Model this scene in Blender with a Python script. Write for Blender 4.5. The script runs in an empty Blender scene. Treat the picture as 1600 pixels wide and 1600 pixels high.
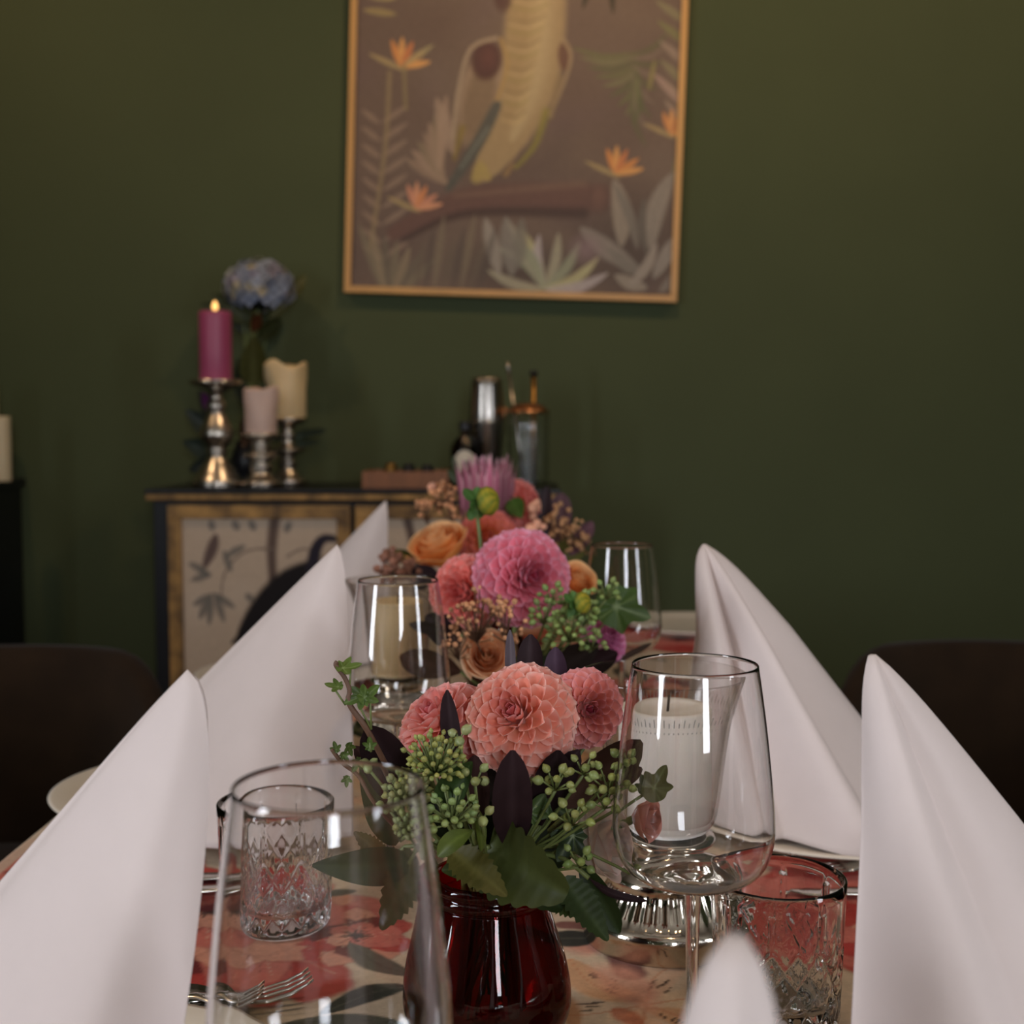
import bpy, bmesh, math, random
import numpy as np
from mathutils import Vector, Matrix
random.seed(7); RNG = np.random.RandomState(11)
PI = math.pi
SC = bpy.context.scene
COL = SC.collection

# ------------------------------------------------------------------ camera
TZ = 0.75                      # table top height
CAMZ = TZ + 0.36
FPX = 2000.0                   # focal length for a 1600 px frame
PITCH = math.radians(3.63); YAW = math.radians(0.516)
cam = bpy.data.cameras.new('camera'); camo = bpy.data.objects.new('camera', cam)
COL.objects.link(camo)
camo.location = (0, 0, CAMZ); camo.rotation_euler = (PI/2 - PITCH, 0, YAW)
cam.sensor_width = 36; cam.lens = 36*FPX/1600; cam.clip_start = 0.02
cam.dof.use_dof = True; cam.dof.focus_distance = 0.74; cam.dof.aperture_fstop = 9.0
SC.camera = camo
# ------------------------------------------------------------------ world, light, exposure
w = bpy.data.worlds.new('world'); SC.world = w; w.use_nodes = True
bg = w.node_tree.nodes['Background']; bg.inputs[0].default_value = (0.55, 0.68, 0.9, 1); bg.inputs[1].default_value = 0.6
SC.view_settings.view_transform = 'Standard'; SC.view_settings.look = 'None'
SC.view_settings.gamma = 1; SC.view_settings.use_curve_mapping = False
SC.view_settings.exposure = 0.58
SC.cycles.use_denoising = True
SC.cycles.transparent_max_bounces = 40
SC.cycles.max_bounces = 16; SC.cycles.transmission_bounces = 16
SC.cycles.sample_clamp_indirect = 6.0
def area(name, loc, rot, sx, sy, power, col):
    l = bpy.data.lights.new(name, 'AREA'); l.shape = 'RECTANGLE'; l.size = sx; l.size_y = sy; l.energy = power; l.color = col
    o = bpy.data.objects.new(name, l); COL.objects.link(o); o.location = loc; o.rotation_euler = rot; return o
def spot(name, loc, power, col, ang, tgt=None, r=0.04, blend=.8):
    l = bpy.data.lights.new(name, 'SPOT'); l.energy = power; l.color = col; l.spot_size = math.radians(ang); l.spot_blend = blend; l.shadow_soft_size = r
    o = bpy.data.objects.new(name, l); COL.objects.link(o); o.location = loc
    if tgt: o.rotation_euler = (Vector(tgt)-Vector(loc)).to_track_quat('-Z', 'Y').to_euler()
    return o
RX0, RX1, RY0, RY1, RH = -2.6, 2.6, -2.6, 3.65, 2.75
DAY = (0.90, 0.93, 1.0)
# daylight entering by the three windows (the lights stand just outside the openings)
area('daylight_left', (RX0-.16, -0.45, 1.65), (0, -PI/2, 0), 1.6, 0.62, 46, DAY)
area('daylight_rear', (0.75, RY0-.16, 1.65), (PI/2, 0, 0), 0.62, 1.6, 40, DAY)
area('daylight_right', (RX1+.16, -0.75, 1.65), (0, PI/2, 0), 1.6, 0.62, 26, DAY)
# warm ceiling downlights
WARM = (1.0, 0.66, 0.36)
spot('downlight_table', (0.25, 0.55, RH-.05), 9, WARM, 95)
spot('downlight_table', (-0.25, 1.75, RH-.05), 9, WARM, 95)
spot('downlight_wall', (-1.5, 2.6, RH-.05), 15, WARM, 125, (-1.5, RY1, 1.75))
spot('downlight_wall', (0.15, 2.6, RH-.05), 18, WARM, 125, (0.15, RY1, 1.75))
spot('downlight_wall', (1.45, 2.6, RH-.05), 14, WARM, 125, (1.45, RY1, 1.75))

# ------------------------------------------------------------------ photo -> space
CM = np.array(Matrix.Rotation(YAW, 3, 'Z') @ Matrix.Rotation(PI/2-PITCH, 3, 'X'))
CP = np.array([0, 0, CAMZ])
def ray(px, py): return CM @ np.array([(px-800)/FPX, -(py-800)/FPX, -1.0])
def P(px, py, d): return CP + ray(px, py)*d
def PT(px, py, z=0.0):
    r = ray(px, py); return CP + r*((TZ+z-CAMZ)/r[2])
def PY(px, py, y): r = ray(px, py); return CP + r*(y/r[1])
def V(*a): return np.array(a, float)
def nrm(a): a = np.asarray(a, float); return a/(np.linalg.norm(a)+1e-12)
def lin(c):
    c = c.lstrip('#'); o = []
    for i in (0, 2, 4):
        v = int(c[i:i+2], 16)/255; o.append(v/12.92 if v <= .04045 else ((v+.055)/1.055)**2.4)
    return tuple(o)

# ------------------------------------------------------------------ materials
MATS = {}
def mat(name, col='#808080', rough=.5, metal=0., spec=.5, var=None, bump=None, attr=None, objcol=False, transl=0., emis=None, stretch=(1,1,1), sheen=0, coat=0, col2=None, sss=0):
    m = bpy.data.materials.new(name); m.use_nodes = True; n = m.node_tree; N = n.nodes; L = n.links
    b = N['Principled BSDF']; out = N['Material Output']
    c = lin(col)
    b.inputs['Roughness'].default_value = rough; b.inputs['Metallic'].default_value = metal
    b.inputs['Specular IOR Level'].default_value = spec
    if sheen: b.inputs['Sheen Weight'].default_value = sheen
    if coat: b.inputs['Coat Weight'].default_value = coat; b.inputs['Coat Roughness'].default_value = .1
    if sss:
        b.inputs['Subsurface Weight'].default_value = sss; b.inputs['Subsurface Radius'].default_value = (.01, .006, .004); b.inputs['Subsurface Scale'].default_value = .5
    rgb = N.new('ShaderNodeRGB'); rgb.outputs[0].default_value = (*c, 1); cur = rgb.outputs[0]
    tc = N.new('ShaderNodeTexCoord'); mp = N.new('ShaderNodeMapping'); mp.inputs['Scale'].default_value = stretch
    L.new(tc.outputs['Object'], mp.inputs[0])
    def mul(a, b_, f=1.0, mode='MULTIPLY'):
        x = N.new('ShaderNodeMix'); x.data_type = 'RGBA'; x.blend_type = mode; x.inputs[0].default_value = f
        L.new(a, x.inputs[6]); L.new(b_, x.inputs[7]); return x.outputs[2]
    if attr:
        a = N.new('ShaderNodeAttribute'); a.attribute_name = attr; cur = a.outputs['Color']
    if objcol:
        oi = N.new('ShaderNodeObjectInfo'); cur = mul(cur, oi.outputs['Color'])
    if var:
        nz = N.new('ShaderNodeTexNoise'); nz.inputs['Scale'].default_value = var[0]; nz.inputs['Detail'].default_value = 6
        L.new(mp.outputs[0], nz.inputs['Vector'])
        r = N.new('ShaderNodeValToRGB'); lo = 1-var[1]
        r.color_ramp.elements[0].position = .3; r.color_ramp.elements[1].position = .7
        if col2:
            r.color_ramp.elements[0].color = (0, 0, 0, 1); r.color_ramp.elements[1].color = (1, 1, 1, 1)
            L.new(nz.outputs['Fac'], r.inputs[0])
            g = N.new('ShaderNodeRGB'); g.outputs[0].default_value = (*lin(col2), 1)
            x = N.new('ShaderNodeMix'); x.data_type = 'RGBA'; L.new(r.outputs[0], x.inputs[0]); L.new(cur, x.inputs[6]); L.new(g.outputs[0], x.inputs[7]); cur = x.outputs[2]
        else:
            r.color_ramp.elements[0].color = (lo, lo, lo, 1); r.color_ramp.elements[1].color = (1, 1, 1, 1)
            L.new(nz.outputs['Fac'], r.inputs[0]); cur = mul(cur, r.outputs[0])
    L.new(cur, b.inputs['Base Color'])
    if bump:
        if bump[0] == 'weave':
            w1 = N.new('ShaderNodeTexWave'); w1.bands_direction = 'X'; w2 = N.new('ShaderNodeTexWave'); w2.bands_direction = 'Y'
            for q in (w1, w2):
                q.inputs['Scale'].default_value = bump[1]; q.inputs['Distortion'].default_value = 1.5; q.inputs['Detail Scale'].default_value = 3; L.new(mp.outputs[0], q.inputs['Vector'])
            ad = N.new('ShaderNodeMath'); L.new(w1.outputs['Fac'], ad.inputs[0]); L.new(w2.outputs['Fac'], ad.inputs[1]); h = ad.outputs[0]; st = bump[2]
        else:
            nb = N.new('ShaderNodeTexNoise'); nb.inputs['Scale'].default_value = bump[0]; nb.inputs['Detail'].default_value = 4; L.new(mp.outputs[0], nb.inputs['Vector']); h = nb.outputs['Fac']; st = bump[1]
        bp = N.new('ShaderNodeBump'); bp.inputs['Strength'].default_value = st; bp.inputs['Distance'].default_value = bump[-1] if len(bump) > 3 else .002
        L.new(h, bp.inputs['Height']); L.new(bp.outputs[0], b.inputs['Normal'])
    if transl:
        t = N.new('ShaderNodeBsdfTranslucent'); L.new(cur, t.inputs[0]); x = N.new('ShaderNodeMixShader'); x.inputs[0].default_value = transl
        L.new(b.outputs[0], x.inputs[1]); L.new(t.outputs[0], x.inputs[2]); L.new(x.outputs[0], out.inputs[0])
    if emis:
        b.inputs['Emission Color'].default_value = (*lin(emis[0]), 1); b.inputs['Emission Strength'].default_value = emis[1]
    MATS[name] = m; return m
def thin_glass(name, tint=(.97, .975, .97), edge=(.55, .56, .56), ior=1.5, rough=0.0, power=3.0):
    m = bpy.data.materials.new(name); m.use_nodes = True; n = m.node_tree; N = n.nodes; L = n.links
    N.remove(N['Principled BSDF']); out = N['Material Output']
    lw = N.new('ShaderNodeLayerWeight'); lw.inputs[0].default_value = .5
    pw = N.new('ShaderNodeMath'); pw.operation = 'POWER'; pw.inputs[1].default_value = power; L.new(lw.outputs['Facing'], pw.inputs[0])
    cm = N.new('ShaderNodeMix'); cm.data_type = 'RGBA'; cm.inputs[6].default_value = (*tint, 1); cm.inputs[7].default_value = (*edge, 1); L.new(pw.outputs[0], cm.inputs[0])
    p5 = N.new('ShaderNodeMath'); p5.operation = 'POWER'; p5.inputs[1].default_value = 5; L.new(lw.outputs['Facing'], p5.inputs[0])
    r0 = ((ior-1)/(ior+1))**2; fr = N.new('ShaderNodeMath'); fr.operation = 'MULTIPLY_ADD'; fr.inputs[1].default_value = (1-r0)*.8; fr.inputs[2].default_value = r0; L.new(p5.outputs[0], fr.inputs[0])
    tr = N.new('ShaderNodeBsdfTransparent'); L.new(cm.outputs[2], tr.inputs[0])
    gl = N.new('ShaderNodeBsdfGlossy'); gl.inputs['Roughness'].default_value = rough
    mx = N.new('ShaderNodeMixShader'); L.new(fr.outputs[0], mx.inputs[0]); L.new(tr.outputs[0], mx.inputs[1]); L.new(gl.outputs[0], mx.inputs[2]); L.new(mx.outputs[0], out.inputs[0])
    MATS[name] = m; return m
def solid_glass(name, col=(1, 1, 1), rough=0.0, ior=1.5):
    m = bpy.data.materials.new(name); m.use_nodes = True; N = m.node_tree.nodes
    b = N['Principled BSDF']; b.inputs['Base Color'].default_value = (*col, 1); b.inputs['Transmission Weight'].default_value = 1; b.inputs['Roughness'].default_value = rough; b.inputs['IOR'].default_value = ior
    MATS[name] = m; return m

M_wall = mat('green_wall_paint', '#474f34', .75, spec=.25, var=(3, .08), bump=(160, .05))
M_floor = mat('oak_floor', '#6b4a30', .45, var=(6, .4), stretch=(1, 8, 1))
M_ceil = mat('ceiling_paint', '#b9b2a6', .9)
M_white = mat('window_paint', '#d8d6d0', .4)
M_nap = mat('napkin_linen', '#e0d3cf', .85, spec=.15, bump=('weave', 900, .12, .0004), transl=.12, sheen=.1, var=(40, .03))
M_cloth = mat('tablecloth_print', attr='print', rough=.8, spec=.15, bump=('weave', 420, .22, .0005), var=(260, .14))
M_art = mat('art_print', attr='print', rough=.55, spec=.3, var=(70, .12))
M_panelprint = mat('panel_print', attr='print', rough=.6, spec=.2, var=(60, .1))
M_frame = mat('pale_gilt_wood', '#c89a5c', .42, spec=.4, var=(9, .18), stretch=(1, 1, .3))
M_black = mat('black_lacquer', '#14151a', .35, spec=.4, var=(8, .3))
M_gold = mat('distressed_gold_leaf', '#b98c4e', .5, metal=.35, var=(18, .5), col2='#4a3622')
M_velvet = mat('brown_velvet', '#2c1e11', .85, spec=.1, sheen=.08, var=(12, .35))
M_metalblk = mat('black_steel', '#17171a', .4, metal=.6)
M_plate = mat('cream_stoneware', '#ddd2c2', .3, spec=.45, var=(60, .05))
M_silver = mat('cutlery_steel', '#c9c4bc', .16, metal=1, var=(20, .1))
M_mercury = mat('mercury_glass_silver', '#d9cfc0', .1, metal=1, var=(55, .35), bump=(45, .25))
M_oldsilver = mat('antiqued_silver', '#d4cabe', .27, metal=1, var=(40, .45), bump=(40, .2))
M_shaker = mat('polished_steel', '#a39d96', .22, metal=1)
M_copper = mat('copper', '#b98660', .25, metal=1)
M_brass = mat('dull_brass', '#8d6c3c', .35, metal=1)
M_cglass = thin_glass('clear_crystal')
M_hurri = thin_glass('smoked_clear_glass', (.965, .955, .945), (.62, .58, .54), power=2.4)
M_pane = thin_glass('window_pane', (.99, .99, .99), (.9, .9, .9))
M_solid = solid_glass('solid_crystal')
M_red = thin_glass('ruby_glass', (.56, .06, .055), (.24, .012, .012), power=1.7)
M_amber = thin_glass('amber_bottle_glass', (.2, .08, .03), (.05, .02, .01))
M_water = thin_glass('vase_water', (.97, .95, .95), (.8, .75, .75), ior=1.33)
M_waxwhite = mat('white_wax', '#f2ebe3', .5, sss=.1)
M_waxcream = mat('cream_wax', '#dcc294', .5, sss=.2, var=(12, .1))
M_waxblush = mat('blush_wax', '#cdb0a2', .5, sss=.2, var=(12, .1))
M_waxplum = mat('plum_wax', '#a04668', .42, sss=.1, var=(15, .08))
M_waxpale = mat('ivory_wax', '#c9b794', .5, sss=.2)
M_led = mat('flame_tip', '#ffcf7a', .4, emis=('#ffc070', 1.2))
M_wick = mat('candle_wick', '#2a221c', .9)
M_tray = mat('walnut_tray', '#8a5631', .5, var=(14, .3), stretch=(6, 1, 1))
M_label = mat('cream_paper', '#cfc3b0', .8)
M_ink = mat('dark_print_ink', '#3c3630', .8)
M_etch = mat('etched_frost', '#8e8c86', .7, spec=.2)
M_petal = mat('flower_petal', attr='pc', objcol=True, rough=.55, spec=.2, transl=.34, var=(300, .06))
M_leafdark = mat('burgundy_leaf', attr='pc', objcol=True, rough=.5, spec=.14, transl=.05, var=(60, .2))
M_leaf = mat('green_leaf', attr='pc', objcol=True, rough=.42, spec=.25, transl=.2, var=(80, .25))
M_berry = mat('green_berry', '#929a66', objcol=True, rough=.4, spec=.4, var=(120, .25))
M_stem = mat('plant_stem', '#6e7a42', .5, objcol=True, var=(60, .25))
M_twig = mat('brown_twig', '#6a4a36', .6, var=(60, .3))
M_tan = mat('dried_blossom', '#d6a077', .7, objcol=True, var=(90, .25))

# ------------------------------------------------------------------ mesh helpers
def newmesh(name, v, f, m=None, smooth=True, colors=None, cname='pc'):
    me = bpy.data.meshes.new(name)
    if isinstance(v, np.ndarray) and isinstance(f, np.ndarray):
        nv, nf, k = len(v), len(f), f.shape[1]
        me.vertices.add(nv); me.vertices.foreach_set('co', v.astype(np.float32).ravel())
        me.loops.add(nf*k); me.loops.foreach_set('vertex_index', f.astype(np.int32).ravel())
        me.polygons.add(nf); me.polygons.foreach_set('loop_start', np.arange(0, nf*k, k, dtype=np.int32))
        me.polygons.foreach_set('loop_total', np.full(nf, k, dtype=np.int32))
        me.update(calc_edges=True)
    else:
        me.from_pydata([tuple(map(float, p)) for p in v], [], [tuple(int(i) for i in q) for q in f]); me.update()
    if smooth: me.polygons.foreach_set('use_smooth', [True]*len(me.polygons))
    if colors is not None:
        a = me.color_attributes.new(cname, 'FLOAT_COLOR', 'POINT'); c = np.ones((len(v), 4), np.float32); c[:, :3] = colors; a.data.foreach_set('color', c.ravel())
    if m: me.materials.append(m)
    return me
def link(name, me, parent=None, loc=None, M=None, color=None):
    o = bpy.data.objects.new(name, me); COL.objects.link(o)
    if parent: o.parent = parent
    if M is not None: o.matrix_basis = M
    if loc is not None: o.location = loc
    if color is not None: o.color = (*color, 1)
    return o
def tag(o, label, cat, group=None, kind=None):
    o['label'] = label; o['category'] = cat
    if group: o['group'] = group
    if kind: o['kind'] = kind
    return o
def thing(name, label, cat, loc=(0, 0, 0), rz=0, group=None):
    o = bpy.data.objects.new(name, None); COL.objects.link(o); o.location = tuple(loc); o.rotation_euler = (0, 0, rz); o.empty_display_size = .03
    return tag(o, label, cat, group)
def structure(o): o['kind'] = 'structure'; return o
def copytree(o, parent=None):
    c = o.copy(); COL.objects.link(c)
    if parent: c.parent = parent
    for ch in list(o.children): copytree(ch, c)
    return c
class MB:
    def __init__(s): s.v = []; s.f = []; s.c = []
    def add(s, v, f, col=None):
        o = len(s.v); s.v += [tuple(p) for p in v]; s.f += [tuple(i+o for i in q) for q in f]; s.c += [col or (1, 1, 1)]*len(v)
    def box(s, lo, hi):
        x0, y0, z0 = lo; x1, y1, z1 = hi
        s.add([(x0,y0,z0),(x1,y0,z0),(x1,y1,z0),(x0,y1,z0),(x0,y0,z1),(x1,y0,z1),(x1,y1,z1),(x0,y1,z1)],
              [(3,2,1,0),(4,5,6,7),(0,1,5,4),(1,2,6,5),(2,3,7,6),(3,0,4,7)])
    def tube(s, pts, rad, seg=8, cap=True):
        v, f = tube(pts, rad, seg, cap); s.add(v, f)
    def lathe(s, prof, seg=32, c=(0, 0, 0)):
        v, f = lathe(prof, seg); s.add([(p[0]+c[0], p[1]+c[1], p[2]+c[2]) for p in v], f)
    def build(s, name, m, parent=None, smooth=True, off=(0, 0, 0), bevel=0, color=None):
        v = [(p[0]-off[0], p[1]-off[1], p[2]-off[2]) for p in s.v]
        me = newmesh(name, v, s.f, m, smooth)
        if bevel:
            bm = bmesh.new(); bm.from_mesh(me)
            bmesh.ops.bevel(bm, geom=[e for e in bm.edges if len(e.link_faces) == 2 and e.calc_face_angle(0) > .5], offset=bevel, segments=2, affect='EDGES', profile=.6)
            bm.to_mesh(me); bm.free()
            me.polygons.foreach_set('use_smooth', [smooth]*len(me.polygons))
        return link(name, me, parent, color=color)
def tube(pts, rad, seg=8, cap=True):
    pts = [np.asarray(p, float) for p in pts]; n = len(pts)
    if not hasattr(rad, '__len__'): rad = [rad]*n
    v = []; f = []; up = V(0, 0, 1)
    t0 = nrm(pts[1]-pts[0]); a = np.cross(t0, up)
    if np.linalg.norm(a) < 1e-3: a = np.cross(t0, V(1, 0, 0))
    a = nrm(a)
    for i in range(n):
        t = nrm(pts[min(i+1, n-1)]-pts[max(i-1, 0)]); a = nrm(a-t*np.dot(a, t)); b = np.cross(t, a)
        for k in range(seg):
            th = 2*PI*k/seg; v.append(pts[i]+(a*math.cos(th)+b*math.sin(th))*rad[i])
    for i in range(n-1):
        for k in range(seg): f.append((i*seg+k, i*seg+(k+1) % seg, (i+1)*seg+(k+1) % seg, (i+1)*seg+k))
    if cap: f.append(tuple(range(seg))[::-1]); f.append(tuple((n-1)*seg+k for k in range(seg)))
    return v, f
def lathe(prof, seg=32, rfun=None):
    v = []; f = []; rings = []
    for (r, z) in prof:
        if r < 1e-6: rings.append([len(v)]); v.append((0, 0, z))
        else:
            rings.append(list(range(len(v), len(v)+seg)))
            for k in range(seg):
                th = 2*PI*k/seg; rr = r+(rfun(th, z, r) if rfun else 0); v.append((rr*math.cos(th), rr*math.sin(th), z))
    for a, b in zip(rings, rings[1:]):
        for k in range(seg):
            k2 = (k+1) % seg
            if len(a) == 1 and len(b) == 1: continue
            if len(a) == 1: f.append((a[0], b[k2], b[k])[::-1])
            elif len(b) == 1: f.append((a[k], a[k2], b[0]))
            else: f.append((a[k], a[k2], b[k2], b[k]))
    return v, f
def spline(pts, n):
    pts = [np.asarray(p, float) for p in pts]; out = []; m = len(pts)-1
    for i in range(n):
        u = i/(n-1)*m; k = min(int(u), m-1); t = u-k
        p0 = pts[max(k-1, 0)]; p1 = pts[k]; p2 = pts[k+1]; p3 = pts[min(k+2, m)]
        out.append(.5*((2*p1)+(-p0+p2)*t+(2*p0-5*p1+4*p2-p3)*t*t+(-p0+3*p1-3*p2+p3)*t**3))
    return out
def smoothprof(pts, n): return [(max(p[0], 0), p[1]) for p in spline(pts, n)]
def boxobj(name, lo, hi, m, parent=None, bevel=0):
    b = MB(); b.box(lo, hi); return b.build(name, m, parent, smooth=False, bevel=bevel)
def lobj(name, prof, m, parent=None, seg=40, loc=None, rfun=None):
    v, f = lathe(prof, seg, rfun); return link(name, newmesh(name, v, f, m), parent, loc)

# ------------------------------------------------------------------ painting of flat prints (vertex colours)
class Canvas:
    def __init__(s, X, Y, base): s.X = X; s.Y = Y; s.C = np.tile(np.array(base, np.float32), (len(X), 1))
    def mix(s, idx, m, col):
        m = m[:, None].astype(np.float32); s.C[idx] = s.C[idx]*(1-m)+np.array(col, np.float32)*m
    def near(s, x0, x1, y0, y1): return np.nonzero((s.X > x0) & (s.X < x1) & (s.Y > y0) & (s.Y < y1))[0]
    def ell(s, c, rx, ry, rot, col, soft=.3, a=1., wob=0, seed=0):
        R = max(rx, ry)*(1.15+wob); i = s.near(c[0]-R, c[0]+R, c[1]-R, c[1]+R)
        if not len(i): return
        dx = s.X[i]-c[0]; dy = s.Y[i]-c[1]; u = (dx*math.cos(rot)+dy*math.sin(rot))/rx; v = (-dx*math.sin(rot)+dy*math.cos(rot))/ry
        r = np.hypot(u, v); th = np.arctan2(v, u)
        if wob:
            rs = np.random.RandomState(seed); e = 0
            for k in (2, 3, 5, 8, 13): e = e+np.sin(k*th+rs.rand()*6.28)/k**.6
            r = r*(1+wob*e*.5)
        s.mix(i, np.clip((1-r)/soft, 0, 1)*a, col)
    def stroke(s, pts, w0, w1, col, soft=.35, a=1., mid=None):
        pts = spline(pts, 14) if len(pts) > 2 else [np.asarray(p, float) for p in pts]
        W = max(w0, w1, mid or 0); P_ = np.array(pts); i = s.near(P_[:, 0].min()-W, P_[:, 0].max()+W, P_[:, 1].min()-W, P_[:, 1].max()+W)
        if not len(i): return
        x = s.X[i]; y = s.Y[i]; best = np.zeros(len(i)); n = len(pts)-1
        for k in range(n):
            a0, b0 = pts[k], pts[k+1]; d = b0-a0; L2 = d@d+1e-12
            t = np.clip(((x-a0[0])*d[0]+(y-a0[1])*d[1])/L2, 0, 1); dist = np.hypot(x-a0[0]-t*d[0], y-a0[1]-t*d[1])
            T = (k+t)/n; ww = (w0+(w1-w0)*T) if mid is None else np.where(T < .5, w0+(mid-w0)*np.sin(T*PI), w1+(mid-w1)*np.sin(T*PI))
            best = np.maximum(best, np.clip((1-dist/np.maximum(ww, 1e-5))/soft, 0, 1))
        s.mix(i, best*a, col)
    def leaf(s, p, q, w, col, rib=None, a=1., soft=.25, bend=0):
        p = np.asarray(p, float); q = np.asarray(q, float); d = q-p; m = (p+q)/2+np.array([-d[1], d[0]])*bend
        s.stroke([p, m, q], w*.12, w*.04, col, soft, a, mid=w)
        if rib is not None: s.stroke([p, m, q], w*.1, w*.03, rib, .5, a*.7)

# ------------------------------------------------------------------ room
def wall(name, lo, hi): return structure(boxobj(name, lo, hi, M_wall))
structure(boxobj('floor', (RX0, RY0, -.1), (RX1, RY1, 0), M_floor))
structure(boxobj('ceiling', (RX0, RY0, RH), (RX1, RY1, RH+.1), M_ceil))
wall('wall_back', (RX0-.1, RY1, 0), (RX1+.1, RY1+.1, RH))
def wallwin(name, horizontal, fixed, a0, a1, w0, w1, z0, z1, t=.12, sign=1):
    b = MB()
    def bx(p0, p1, q0, q1):
        lo, hi = sorted((fixed, fixed+sign*t))
        if horizontal: b.box((p0, lo, q0), (p1, hi, q1))
        else: b.box((lo, p0, q0), (hi, p1, q1))
    bx(a0, w0, 0, RH); bx(w1, a1, 0, RH); bx(w0, w1, 0, z0); bx(w0, w1, z1, RH)
    o = structure(b.build(name, M_wall, None, smooth=False)); return o
def window(name, horizontal, fixed, w0, w1, z0, z1, sign):
    o = bpy.data.objects.new(name, None); COL.objects.link(o); structure(o)
    f = MB(); e = .05
    def bx(mb, p0, p1, q0, q1, d0, d1):
        lo, hi = sorted((fixed+sign*d0, fixed+sign*d1))
        if horizontal: mb.box((p0, lo, q0), (p1, hi, q1))
        else: mb.box((lo, p0, q0), (hi, p1, q1))
    for (p0, p1, q0, q1) in ((w0, w0+e, z0, z1), (w1-e, w1, z0, z1), (w0+e, w1-e, z0, z0+e), (w0+e, w1-e, z1-e, z1)): bx(f, p0, p1, q0, q1, .04, .09)
    f.build('window_frame', M_white, o, smooth=False)
    g = MB(); bx(g, w0+e, w1-e, z0+e, z1-e, .062, .066); g.build('pane', M_pane, o, smooth=False)
wallwin('wall_left', False, RX0, RY0, RY1, -.85, -.05, .85, 2.45, sign=-1); window('window_1', False, RX0, -.85, -.05, .85, 2.45, -1)
wallwin('wall_rear', True, RY0, RX0, RX1, .4, 1.1, .85, 2.45, sign=-1); window('window_2', True, RY0, .4, 1.1, .85, 2.45, -1)
wallwin('wall_right', False, RX1, RY0, RY1, -1.1, -.4, .85, 2.45, sign=1); window('window_3', False, RX1, -1.1, -.4, .85, 2.45, 1)

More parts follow.
